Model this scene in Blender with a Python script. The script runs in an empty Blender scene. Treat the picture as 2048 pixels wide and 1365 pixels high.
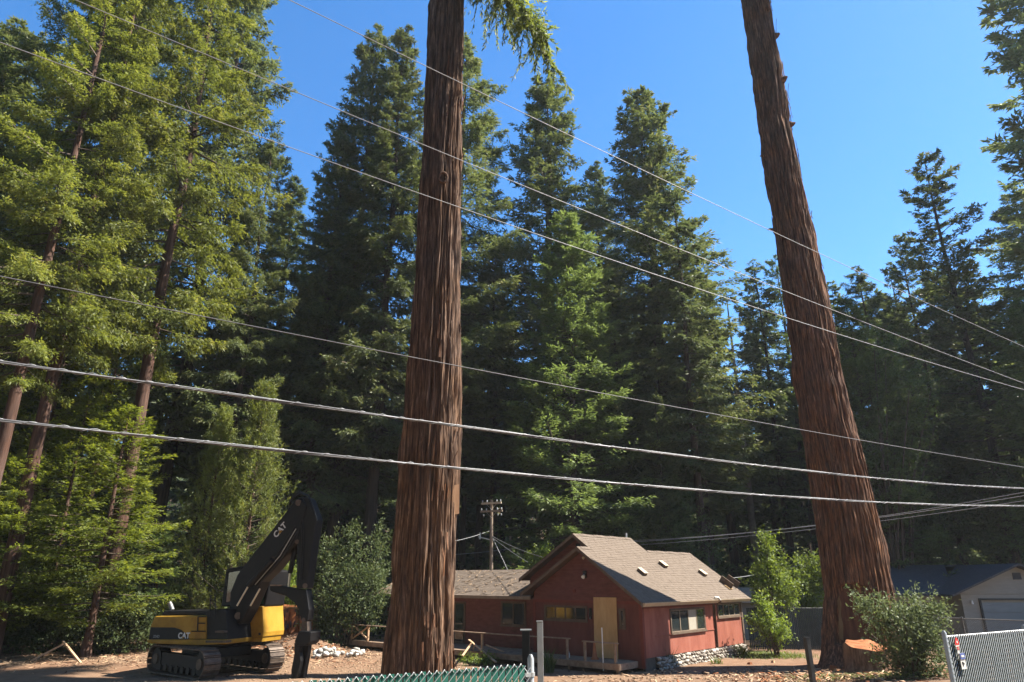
import bpy, math, random
import numpy as np
from math import sin, cos, pi, radians, sqrt, atan2

# ------------------------------------------------------------------ camera, sky, sun, exposure
S = bpy.context.scene
COL = S.collection
PITCH, EYE, FPX, CX, CY = radians(19.2), 3.6, 1370.0, 1024.0, 682.5     # focal length in pixels of a 2048 px wide picture
cam_d = bpy.data.cameras.new('camera')
cam_d.sensor_width = 36.0
cam_d.lens = 36.0 * FPX / 2048.0
cam_d.clip_start, cam_d.clip_end = 0.1, 3000.0
cam = bpy.data.objects.new('camera', cam_d)
COL.objects.link(cam)
cam.location = (0, 0, EYE)
cam.rotation_euler = (pi / 2 + PITCH, 0, 0)
S.camera = cam

SUN_AZ, SUN_EL = radians(84.0), radians(51.0)        # azimuth clockwise from +Y (the view direction)
world = bpy.data.worlds.new('World')
S.world = world
world.use_nodes = True
wn = world.node_tree
wn.nodes.clear()
sky = wn.nodes.new('ShaderNodeTexSky')
sky.sky_type = 'NISHITA'
sky.sun_disc = False
sky.sun_elevation, sky.sun_rotation = SUN_EL, SUN_AZ
sky.altitude, sky.air_density, sky.dust_density, sky.ozone_density = 30.0, 1.0, 0.3, 4.0
bg = wn.nodes.new('ShaderNodeBackground')
bg.inputs['Strength'].default_value = 0.085
wo = wn.nodes.new('ShaderNodeOutputWorld')
whs = wn.nodes.new('ShaderNodeHueSaturation')
whs.inputs['Saturation'].default_value = 1.25
wn.links.new(sky.outputs[0], whs.inputs['Color'])
wn.links.new(whs.outputs[0], bg.inputs[0])
wn.links.new(bg.outputs[0], wo.inputs[0])
sd = bpy.data.lights.new('sun', 'SUN')
sd.energy, sd.angle, sd.color = 5.0, radians(0.53), (1.0, 0.93, 0.82)
sun = bpy.data.objects.new('sun', sd)
COL.objects.link(sun)
sdir = (sin(SUN_AZ) * cos(SUN_EL), cos(SUN_AZ) * cos(SUN_EL), sin(SUN_EL))
from mathutils import Vector, Matrix
sun.rotation_euler = Vector(sdir).to_track_quat('Z', 'Y').to_euler()
sun.location = (60, 20, 80)
vs = S.view_settings
vs.view_transform, vs.look, vs.exposure, vs.gamma = 'Standard', 'None', 1.75, 1.0
vs.use_curve_mapping = False
cy = S.cycles
cy.max_bounces, cy.diffuse_bounces, cy.glossy_bounces = 6, 3, 2
cy.transmission_bounces, cy.transparent_max_bounces = 4, 6
cy.caustics_reflective = cy.caustics_refractive = False
cy.sample_clamp_indirect = 6.0
cy.use_denoising = True
try:
    cy.denoiser = 'OPENIMAGEDENOISE'
except Exception:
    pass

# ------------------------------------------------------------------ pixel to world helpers (2048 x 1365 photograph)
O3 = np.array([0, 0, EYE])
def ray(px, py):
    a, b = (px - CX) / FPX, (CY - py) / FPX
    return np.array([a, cos(PITCH) - b * sin(PITCH), sin(PITCH) + b * cos(PITCH)])
def at_z(px, py, z):
    d = ray(px, py)
    return O3 + d * (z - EYE) / d[2]
def at_y(px, py, Y):
    d = ray(px, py)
    return O3 + d * Y / d[1]
def on_plane(px, py, p, n):
    d = ray(px, py)
    return O3 + d * np.dot(np.array(p) - O3, n) / np.dot(d, n)

# ------------------------------------------------------------------ noise
def _hash(ix, iy, seed):
    h = (ix.astype(np.int64) * 374761393 + iy.astype(np.int64) * 668265263 + seed * 974634541) & 0xFFFFFFFF
    h = ((h ^ (h >> 13)) * 1274126177) & 0xFFFFFFFF
    h = h ^ (h >> 16)
    return (h & 0xFFFFFF) / float(0xFFFFFF)
def vnoise(x, y, seed=0, wrap=None):
    x, y = np.broadcast_arrays(np.asarray(x, float), np.asarray(y, float))
    ix, iy = np.floor(x), np.floor(y)
    fx, fy = x - ix, y - iy
    fx, fy = fx * fx * (3 - 2 * fx), fy * fy * (3 - 2 * fy)
    ix, iy = ix.astype(np.int64), iy.astype(np.int64)
    ix1 = ix + 1
    if wrap:
        ix, ix1 = ix % wrap, ix1 % wrap
    a, b = _hash(ix, iy, seed), _hash(ix1, iy, seed)
    c, d = _hash(ix, iy + 1, seed), _hash(ix1, iy + 1, seed)
    return (a * (1 - fx) + b * fx) * (1 - fy) + (c * (1 - fx) + d * fx) * fy

# ------------------------------------------------------------------ mesh helpers
def link(o, parent=None):
    COL.objects.link(o)
    if parent is not None:
        o.parent = parent
    return o
def tag(o, label=None, cat=None, group=None, kind=None):
    if label: o['label'] = label
    if cat: o['category'] = cat
    if group: o['group'] = group
    if kind: o['kind'] = kind
    return o
def thing(name, label, cat, loc=(0, 0, 0), group=None, rz=0.0):
    o = bpy.data.objects.new(name, None)
    o.empty_display_size = 0.3
    o.location = tuple(float(c) for c in loc)
    o.rotation_euler = (0, 0, rz)
    link(o)
    return tag(o, label, cat, group)
def np_mesh(name, verts, faces, smooth=False, attrs=None):
    """faces: (M,k) array with constant k"""
    me = bpy.data.meshes.new(name)
    verts = np.asarray(verts, np.float32)
    faces = np.asarray(faces, np.int32)
    m, k = faces.shape
    me.vertices.add(len(verts))
    me.vertices.foreach_set('co', verts.ravel())
    me.loops.add(m * k)
    me.loops.foreach_set('vertex_index', faces.ravel())
    me.polygons.add(m)
    me.polygons.foreach_set('loop_start', np.arange(0, m * k, k, dtype=np.int32))
    me.polygons.foreach_set('loop_total', np.full(m, k, np.int32))
    me.update(calc_edges=True)
    if smooth:
        me.polygons.foreach_set('use_smooth', np.ones(m, bool))
    for an, (dom, arr) in (attrs or {}).items():
        at = me.attributes.new(an, 'FLOAT', dom)
        at.data.foreach_set('value', np.asarray(arr, np.float32))
    return me
def mobj(name, me, mat, parent=None):
    o = bpy.data.objects.new(name, me)
    if mat is not None and not me.materials:
        me.materials.append(mat)
    return link(o, parent)
def rot_to(d):
    d = Vector(d).normalized()
    return d.to_track_quat('Z', 'Y').to_matrix()
class MB:
    """collects shapes into one mesh"""
    def __init__(self):
        self.v, self.f, self.sm = [], [], []
    def add(self, vs_, fs, smooth=False):
        n = len(self.v)
        self.v += [tuple(float(c) for c in p) for p in vs_]
        self.f += [tuple(i + n for i in q) for q in fs]
        self.sm += [smooth] * len(fs)
        return self
    def hexa(self, p):     # 8 points: bottom four, top four
        return self.add(p, [(3, 2, 1, 0), (4, 5, 6, 7), (0, 1, 5, 4), (1, 2, 6, 5), (2, 3, 7, 6), (3, 0, 4, 7)])
    def box(self, c, s, ax=None):
        """centre, size, optional (e1,e2,e3) axes"""
        e = [np.array(a, float) for a in (ax or ((1, 0, 0), (0, 1, 0), (0, 0, 1)))]
        c = np.array(c, float)
        h = np.array(s, float) / 2
        P = []
        for z in (-1, 1):
            for x, y in ((-1, -1), (1, -1), (1, 1), (-1, 1)):
                P.append(c + e[0] * h[0] * x + e[1] * h[1] * y + e[2] * h[2] * z)
        return self.hexa(P)
    def bar(self, a, b, w, t, up=(0, 0, 1)):
        """rectangular bar from a to b; w across, t along the up side"""
        a, b = np.array(a, float), np.array(b, float)
        d = b - a
        L = np.linalg.norm(d)
        d /= L
        s = np.cross(d, np.array(up, float))
        if np.linalg.norm(s) < 1e-5:
            s = np.cross(d, np.array([1.0, 0, 0]))
        s /= np.linalg.norm(s)
        n = np.cross(s, d)
        return self.box((a + b) / 2, (L, w, t), (d, s, n))
    def tube(self, pts, r, n=8, smooth=True, cap=True):
        pts = [np.array(p, float) for p in pts]
        rs = r if hasattr(r, '__len__') else [r] * len(pts)
        V, Fc = [], []
        prev = None
        for i, p in enumerate(pts):
            d = pts[min(i + 1, len(pts) - 1)] - pts[max(i - 1, 0)]
            d = d / (np.linalg.norm(d) + 1e-9)
            if prev is None:
                s = np.cross(d, (0, 0, 1.0))
                if np.linalg.norm(s) < 1e-3:
                    s = np.cross(d, (1.0, 0, 0))
            else:
                s = prev - d * np.dot(prev, d)
            s = s / (np.linalg.norm(s) + 1e-9)
            prev = s
            t = np.cross(d, s)
            for k in range(n):
                a = 2 * pi * k / n
                V.append(p + (s * cos(a) + t * sin(a)) * rs[i])
        for i in range(len(pts) - 1):
            for k in range(n):
                k2 = (k + 1) % n
                Fc.append((i * n + k, i * n + k2, (i + 1) * n + k2, (i + 1) * n + k))
        self.add(V, Fc, smooth)
        if cap:
            self.add(V[:n], [tuple(range(n))[::-1]])
            self.add(V[-n:], [tuple(range(n))])
        return self
    def prism(self, poly, off):
        """planar polygon (3D points) extruded by vector off"""
        n = len(poly)
        off = np.array(off, float)
        A = [np.array(p, float) for p in poly]
        B = [p + off for p in A]
        self.add(A + B, [tuple(range(n))[::-1], tuple(range(n, 2 * n))] +
                 [(i, (i + 1) % n, n + (i + 1) % n, n + i) for i in range(n)])
        return self
    def mesh(self, name):
        me = bpy.data.meshes.new(name)
        me.from_pydata(self.v, [], self.f)
        me.polygons.foreach_set('use_smooth', np.array(self.sm, bool))
        me.update()
        return me
    def build(self, name, mat, parent=None, bevel=0.0, world=True):
        if parent is not None and world:
            L = []
            p = parent
            base = np.zeros(3)
            while p is not None:
                base += np.array(p.location)
                p = p.parent
            self.v = [(x - base[0], y - base[1], z - base[2]) for x, y, z in self.v]
        o = mobj(name, self.mesh(name), mat, parent)
        if bevel:
            m = o.modifiers.new('bevel', 'BEVEL')
            m.width, m.segments, m.limit_method = bevel, 2, 'ANGLE'
        return o

# ------------------------------------------------------------------ materials
def new_mat(name):
    m = bpy.data.materials.new(name)
    m.use_nodes = True
    nt = m.node_tree
    nt.nodes.clear()
    out = nt.nodes.new('ShaderNodeOutputMaterial')
    return m, nt, out
def N(nt, t, **kw):
    n = nt.nodes.new(t)
    for k, v_ in kw.items():
        if k in n.inputs:
            n.inputs[k].default_value = v_
        else:
            setattr(n, k, v_)
    return n
def rgba(c):
    return (c[0], c[1], c[2], 1.0)
def ramp(nt, stops):
    r = nt.nodes.new('ShaderNodeValToRGB')
    el = r.color_ramp.elements
    while len(el) < len(stops):
        el.new(0.5)
    for e, (p, c) in zip(el, stops):
        e.position, e.color = p, rgba(c)
    return r
def surf(name, cols, scale=3.0, stretch=(1, 1, 1), rough=0.8, bump=0.3, bscale=None, metal=0.0, detail=6.0, coord='Object', spec=0.3, bdist=0.02, coat=0.0):
    """general mottled surface: colour ramp over noise, noise bump"""
    m, nt, out = new_mat(name)
    p = N(nt, 'ShaderNodeBsdfPrincipled', Roughness=rough, Metallic=metal)
    p.inputs['Specular IOR Level'].default_value = spec
    if coat: p.inputs['Coat Weight'].default_value = coat
    tc = N(nt, 'ShaderNodeTexCoord')
    mp = N(nt, 'ShaderNodeMapping')
    mp.inputs['Scale'].default_value = stretch
    nt.links.new(tc.outputs[coord], mp.inputs[0])
    n1 = N(nt, 'ShaderNodeTexNoise', Scale=scale, Detail=detail, Roughness=0.62)
    nt.links.new(mp.outputs[0], n1.inputs['Vector'])
    if len(cols) == 1:
        c = cols[0]
        cols = [tuple(x * 0.78 for x in c), c, tuple(min(1, x * 1.18) for x in c)]
    k = len(cols)
    r = ramp(nt, [(0.28 + 0.44 * i / (k - 1), c) for i, c in enumerate(cols)])
    nt.links.new(n1.outputs[0], r.inputs[0])
    nt.links.new(r.outputs[0], p.inputs['Base Color'])
    if bump:
        n2 = N(nt, 'ShaderNodeTexNoise', Scale=bscale or scale * 4, Detail=5.0, Roughness=0.65)
        nt.links.new(mp.outputs[0], n2.inputs['Vector'])
        b = N(nt, 'ShaderNodeBump', Strength=bump, Distance=bdist)
        nt.links.new(n2.outputs[0], b.inputs['Height'])
        nt.links.new(b.outputs[0], p.inputs['Normal'])
    nt.links.new(p.outputs[0], out.inputs[0])
    return m
def leaf_mat(name, dark, light, trans=0.35, rough=0.55, tip=None, spec=0.35):
    m, nt, out = new_mat(name)
    at = N(nt, 'ShaderNodeAttribute', attribute_name='tint')
    oi = N(nt, 'ShaderNodeObjectInfo')
    stops = [(0.0, dark), (0.75, light), (1.0, tip or light)]
    r = ramp(nt, stops)
    nt.links.new(at.outputs['Fac'], r.inputs[0])
    hs = N(nt, 'ShaderNodeHueSaturation')
    ma = N(nt, 'ShaderNodeMath', operation='MULTIPLY_ADD')
    ma.inputs[1].default_value, ma.inputs[2].default_value = 0.4, 0.8
    nt.links.new(oi.outputs['Random'], ma.inputs[0])
    nt.links.new(ma.outputs[0], hs.inputs['Value'])
    nt.links.new(r.outputs[0], hs.inputs['Color'])
    p = N(nt, 'ShaderNodeBsdfPrincipled', Roughness=rough)
    p.inputs['Specular IOR Level'].default_value = spec
    t = N(nt, 'ShaderNodeBsdfTranslucent')
    hs2 = N(nt, 'ShaderNodeHueSaturation', Hue=0.485, Saturation=1.15, Value=1.35)
    nt.links.new(hs.outputs[0], hs2.inputs['Color'])
    nt.links.new(hs.outputs[0], p.inputs['Base Color'])
    nt.links.new(hs2.outputs[0], t.inputs['Color'])
    mx = N(nt, 'ShaderNodeMixShader')
    mx.inputs[0].default_value = trans
    nt.links.new(p.outputs[0], mx.inputs[1])
    nt.links.new(t.outputs[0], mx.inputs[2])
    nt.links.new(mx.outputs[0], out.inputs[0])
    return m
def bark_mat(name, cols, zs=0.10, scale=9.0, bump=0.8, rough=0.9):
    m, nt, out = new_mat(name)
    p = N(nt, 'ShaderNodeBsdfPrincipled', Roughness=rough)
    p.inputs['Specular IOR Level'].default_value = 0.15
    tc = N(nt, 'ShaderNodeTexCoord')
    mp = N(nt, 'ShaderNodeMapping')
    mp.inputs['Scale'].default_value = (1, 1, zs)
    nt.links.new(tc.outputs['Object'], mp.inputs[0])
    n1 = N(nt, 'ShaderNodeTexNoise', Scale=scale, Detail=8.0, Roughness=0.7, Distortion=0.1)
    nt.links.new(mp.outputs[0], n1.inputs['Vector'])
    n3 = N(nt, 'ShaderNodeTexNoise', Scale=0.9, Detail=4.0)
    nt.links.new(tc.outputs['Object'], n3.inputs['Vector'])
    k = len(cols)
    r = ramp(nt, [(0.3 + 0.4 * i / (k - 1), c) for i, c in enumerate(cols)])
    nt.links.new(n1.outputs[0], r.inputs[0])
    hs = N(nt, 'ShaderNodeHueSaturation')
    mr = N(nt, 'ShaderNodeMapRange')
    mr.inputs['From Min'].default_value, mr.inputs['From Max'].default_value = 0.3, 0.7
    mr.inputs['To Min'].default_value, mr.inputs['To Max'].default_value = 0.75, 1.0
    nt.links.new(n3.outputs[0], mr.inputs[0])
    nt.links.new(mr.outputs[0], hs.inputs['Saturation'])
    nt.links.new(r.outputs[0], hs.inputs['Color'])
    nt.links.new(hs.outputs[0], p.inputs['Base Color'])
    n2 = N(nt, 'ShaderNodeTexNoise', Scale=scale * 3, Detail=6.0, Roughness=0.7)
    nt.links.new(mp.outputs[0], n2.inputs['Vector'])
    b = N(nt, 'ShaderNodeBump', Strength=bump, Distance=0.03)
    nt.links.new(n2.outputs[0], b.inputs['Height'])
    nt.links.new(b.outputs[0], p.inputs['Normal'])
    nt.links.new(p.outputs[0], out.inputs[0])
    return m
def glass_mat(name, col=(0.02, 0.025, 0.025), rough=0.05):
    m, nt, out = new_mat(name)
    p = N(nt, 'ShaderNodeBsdfPrincipled', Roughness=rough)
    p.inputs['Base Color'].default_value = rgba(col)
    p.inputs['Specular IOR Level'].default_value = 0.8
    nt.links.new(p.outputs[0], out.inputs[0])
    return m
def siding_mat(name, cols, axis, pitch):
    """painted plywood siding with narrow grooves running up the wall (axis: unit vector along the wall)"""
    m, nt, out = new_mat(name)
    p = N(nt, 'ShaderNodeBsdfPrincipled', Roughness=0.75)
    p.inputs['Specular IOR Level'].default_value = 0.25
    tc = N(nt, 'ShaderNodeTexCoord')
    dp = N(nt, 'ShaderNodeVectorMath', operation='DOT_PRODUCT')
    dp.inputs[1].default_value = axis
    nt.links.new(tc.outputs['Object'], dp.inputs[0])
    sc = N(nt, 'ShaderNodeMath', operation='DIVIDE')
    sc.inputs[1].default_value = pitch
    nt.links.new(dp.outputs['Value'], sc.inputs[0])
    fr = N(nt, 'ShaderNodeMath', operation='FRACT')
    nt.links.new(sc.outputs[0], fr.inputs[0])
    gr = N(nt, 'ShaderNodeMath', operation='LESS_THAN')
    gr.inputs[1].default_value = 0.14
    nt.links.new(fr.outputs[0], gr.inputs[0])
    inv = N(nt, 'ShaderNodeMath', operation='SUBTRACT')
    inv.inputs[0].default_value = 1.0
    nt.links.new(gr.outputs[0], inv.inputs[1])
    n1 = N(nt, 'ShaderNodeTexNoise', Scale=1.6, Detail=7.0, Roughness=0.65)
    mp = N(nt, 'ShaderNodeMapping')
    mp.inputs['Scale'].default_value = (1, 1, 0.35)
    nt.links.new(tc.outputs['Object'], mp.inputs[0])
    nt.links.new(mp.outputs[0], n1.inputs['Vector'])
    r = ramp(nt, [(0.3, cols[0]), (0.5, cols[1]), (0.72, cols[2])])
    nt.links.new(n1.outputs[0], r.inputs[0])
    nt.links.new(r.outputs[0], p.inputs['Base Color'])
    b = N(nt, 'ShaderNodeBump', Strength=0.9, Distance=0.012)
    nt.links.new(inv.outputs[0], b.inputs['Height'])
    nt.links.new(b.outputs[0], p.inputs['Normal'])
    nt.links.new(p.outputs[0], out.inputs[0])
    return m

M = {}
M['bark_big'] = bark_mat('redwood_bark', [(0.017, 0.009, 0.006), (0.056, 0.030, 0.017), (0.15, 0.080, 0.042), (0.36, 0.22, 0.13)], zs=0.06, scale=13.0)
M['bark_red'] = bark_mat('red_fibrous_bark', [(0.017, 0.009, 0.005), (0.058, 0.027, 0.013), (0.165, 0.070, 0.029), (0.40, 0.185, 0.075)], zs=0.06, scale=13.0)
M['bark'] = bark_mat('forest_bark', [(0.02, 0.014, 0.011), (0.055, 0.036, 0.027), (0.11, 0.073, 0.054)], scale=5.0)
M['bark_ruddy'] = bark_mat('ruddy_bark', [(0.03, 0.016, 0.012), (0.085, 0.044, 0.030), (0.16, 0.088, 0.06)], scale=5.0)
M['twig'] = surf('twig_wood', [(0.05, 0.036, 0.026), (0.10, 0.075, 0.055)], scale=3, bump=0)
M['dead_twig'] = surf('dead_twig_wood', [(0.16, 0.13, 0.10), (0.28, 0.23, 0.18)], scale=3, bump=0)
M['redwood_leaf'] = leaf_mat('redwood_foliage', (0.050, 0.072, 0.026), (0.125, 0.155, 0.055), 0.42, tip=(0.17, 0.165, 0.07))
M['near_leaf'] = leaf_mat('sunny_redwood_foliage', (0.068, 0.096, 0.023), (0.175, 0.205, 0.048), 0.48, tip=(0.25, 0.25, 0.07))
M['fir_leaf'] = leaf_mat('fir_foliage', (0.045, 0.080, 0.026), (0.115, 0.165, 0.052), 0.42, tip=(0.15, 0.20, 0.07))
M['bough_leaf'] = leaf_mat('sunlit_bough_foliage', (0.10, 0.14, 0.035), (0.20, 0.24, 0.065), 0.5, tip=(0.27, 0.28, 0.09))  # lightened foliage, the sunlight on these boughs is put into the colour
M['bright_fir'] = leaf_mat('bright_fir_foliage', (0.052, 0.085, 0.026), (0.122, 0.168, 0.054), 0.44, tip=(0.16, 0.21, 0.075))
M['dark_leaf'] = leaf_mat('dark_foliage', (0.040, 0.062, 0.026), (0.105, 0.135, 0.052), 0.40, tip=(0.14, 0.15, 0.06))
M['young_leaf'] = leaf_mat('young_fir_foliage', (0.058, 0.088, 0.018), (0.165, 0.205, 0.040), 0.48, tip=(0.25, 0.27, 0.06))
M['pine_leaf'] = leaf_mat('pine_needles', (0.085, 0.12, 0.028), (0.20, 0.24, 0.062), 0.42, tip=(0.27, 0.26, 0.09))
M['shrub_leaf'] = leaf_mat('shrub_leaves', (0.035, 0.060, 0.022), (0.105, 0.135, 0.055), 0.36, rough=0.55, tip=(0.22, 0.20, 0.09), spec=0.2)
M['gloss_leaf'] = leaf_mat('glossy_leaves', (0.050, 0.078, 0.032), (0.125, 0.155, 0.068), 0.34, rough=0.55, tip=(0.13, 0.17, 0.05), spec=0.2)
M['lime_leaf'] = leaf_mat('lime_leaves', (0.070, 0.115, 0.022), (0.17, 0.23, 0.05), 0.45, tip=(0.24, 0.28, 0.08))
M['grass'] = leaf_mat('grass_blades', (0.06, 0.10, 0.02), (0.16, 0.20, 0.05), 0.4, tip=(0.25, 0.24, 0.09))
M['iris'] = leaf_mat('strap_leaves', (0.035, 0.07, 0.02), (0.09, 0.15, 0.04), 0.35)

# ------------------------------------------------------------------ ground
FD = np.array([0.839, 0.544])               # direction of the road fence
FN = np.array([-0.544, 0.839])              # its normal, away from the camera
FP = np.array([0.19, 7.91])
def ground_z(x, y):
    x, y = np.asarray(x, float), np.asarray(y, float)
    d = (x - FP[0]) * FN[0] + (y - FP[1]) * FN[1]
    t = np.clip((14.0 - d) / 14.0, 0, 1)
    t = t * t * (3 - 2 * t)
    z = 0.95 * t + np.clip(-d - 1.0, 0, 3.0) * 0.25
    n = (vnoise(x / 3.1, y / 3.1, 3) - 0.5) * 0.16 + (vnoise(x / 0.9, y / 0.9, 4) - 0.5) * 0.06
    near = np.exp(-((x - 7) ** 2 + (y - 34) ** 2) / 90.0)
    z = z + n * (1 - 0.6 * near) * np.clip(1.4 - np.hypot(x, y) / 160, 0, 1)
    z = z + np.clip(np.hypot(x, y) - 55, 0, 200) * 0.004
    hl = np.clip((y - 104) / 90.0, 0, 1)
    z = z + 30 * hl * hl * (3 - 2 * hl)
    # soil mound in front of the carved stump
    z = z + 0.75 * np.exp(-(((x + 11.4) / 1.7) ** 2 + ((y - 40.2) / 1.3) ** 2))
    return z
def gz(x, y):
    return float(ground_z(x, y))
def make_ground():
    xs = np.concatenate([np.linspace(-500, -45, 24)[:-1], np.linspace(-45, 45, 220), np.linspace(45, 500, 24)[1:]])
    ys = np.concatenate([np.linspace(-60, 0, 12)[:-1], np.linspace(0, 62, 190), np.linspace(62, 700, 40)[1:]])
    X, Y = np.meshgrid(xs, ys)
    Z = ground_z(X, Y)
    V = np.stack([X, Y, Z], -1).reshape(-1, 3)
    nx, ny = len(xs), len(ys)
    i = np.arange(ny - 1)[:, None] * nx + np.arange(nx - 1)[None]
    Fq = np.stack([i, i + 1, i + nx + 1, i + nx], -1).reshape(-1, 4)
    m, nt, out = new_mat('bare_soil')
    p = N(nt, 'ShaderNodeBsdfPrincipled', Roughness=0.95)
    p.inputs['Specular IOR Level'].default_value = 0.1
    tc = N(nt, 'ShaderNodeTexCoord')
    a = N(nt, 'ShaderNodeTexNoise', Scale=0.16, Detail=5.0, Roughness=0.6)
    b = N(nt, 'ShaderNodeTexNoise', Scale=2.2, Detail=10.0, Roughness=0.75)
    c = N(nt, 'ShaderNodeTexNoise', Scale=14.0, Detail=6.0, Roughness=0.7)
    for q in (a, b, c):
        nt.links.new(tc.outputs['Object'], q.inputs['Vector'])
    r1 = ramp(nt, [(0.30, (0.075, 0.046, 0.030)), (0.5, (0.17, 0.108, 0.070)), (0.72, (0.28, 0.195, 0.13))])
    r2 = ramp(nt, [(0.35, (0.23, 0.165, 0.11)), (0.65, (0.19, 0.095, 0.055))])
    nt.links.new(b.outputs[0], r1.inputs[0])
    nt.links.new(a.outputs[0], r2.inputs[0])
    mx = N(nt, 'ShaderNodeMix', data_type='RGBA')
    mx.inputs['Factor'].default_value = 0.5
    nt.links.new(r1.outputs[0], mx.inputs['A'])
    nt.links.new(r2.outputs[0], mx.inputs['B'])
    sx = N(nt, 'ShaderNodeSeparateXYZ')
    nt.links.new(tc.outputs['Object'], sx.inputs[0])
    wob = N(nt, 'ShaderNodeMath', operation='MULTIPLY_ADD')
    wob.inputs[1].default_value = 8.0
    nt.links.new(a.outputs[0], wob.inputs[0])
    nt.links.new(sx.outputs['Y'], wob.inputs[2])
    fm = N(nt, 'ShaderNodeMapRange')
    fm.inputs['From Min'].default_value, fm.inputs['From Max'].default_value = 45.0, 48.0
    nt.links.new(wob.outputs[0], fm.inputs[0])
    duff = ramp(nt, [(0.3, (0.035, 0.024, 0.016)), (0.7, (0.09, 0.06, 0.038))])
    nt.links.new(b.outputs[0], duff.inputs[0])
    mx2 = N(nt, 'ShaderNodeMix', data_type='RGBA')
    nt.links.new(fm.outputs[0], mx2.inputs['Factor'])
    nt.links.new(mx.outputs['Result'], mx2.inputs['A'])
    nt.links.new(duff.outputs[0], mx2.inputs['B'])
    nt.links.new(mx2.outputs['Result'], p.inputs['Base Color'])
    bp = N(nt, 'ShaderNodeBump', Strength=0.8, Distance=0.05)
    nt.links.new(c.outputs[0], bp.inputs['Height'])
    nt.links.new(bp.outputs[0], p.inputs['Normal'])
    nt.links.new(p.outputs[0], out.inputs[0])
    tag(mobj('ground', np_mesh('ground', V, Fq, True), m), 'bare reddish brown soil of the cleared lot', kind='structure')
make_ground()

# ------------------------------------------------------------------ foliage generators
def unit(a):
    return a / (np.linalg.norm(a, axis=-1, keepdims=True) + 1e-9)
def quads_from(p, d, nrm, ln, wd, fold=0.0):
    """leaf shaped quads: base p, direction d, normal nrm"""
    s = unit(np.cross(d, nrm))
    mid = p + d * (ln * 0.45)[:, None]
    a = mid + s * (wd * 0.5)[:, None]
    b = mid - s * (wd * 0.5)[:, None]
    if fold:
        up = unit(np.cross(s, d)) * (wd * fold)[:, None]
        a, b = a + up, b + up
    t = p + d * ln[:, None]
    V = np.stack([p, a, t, b], 1).reshape(-1, 3)
    Fq = np.arange(len(p) * 4).reshape(-1, 4)
    return V, Fq
def limb_tubes(P0, Pm, P1, r0, sides=3):
    """many thin bent limbs as one array"""
    n = len(P0)
    V, Fl = [], []
    rings = []
    for P, r in ((P0, r0), (Pm, r0 * 0.6), (P1, r0 * 0.18)):
        d = unit(P1 - P0)
        s = unit(np.cross(d, np.array([0, 0, 1.0])))
        t = np.cross(d, s)
        ring = np.stack([P + (s * cos(2 * pi * k / sides) + t * sin(2 * pi * k / sides)) * r[:, None] for k in range(sides)], 1)
        rings.append(ring)
    V = np.stack(rings, 1).reshape(-1, 3)           # n,3,sides
    base = np.arange(n)[:, None] * (3 * sides)
    fs = []
    for j in range(2):
        for k in range(sides):
            k2 = (k + 1) % sides
            fs.append(np.stack([base[:, 0] + j * sides + k, base[:, 0] + j * sides + k2, base[:, 0] + (j + 1) * sides + k2, base[:, 0] + (j + 1) * sides + k], 1))
    return V, np.concatenate(fs)
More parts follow.
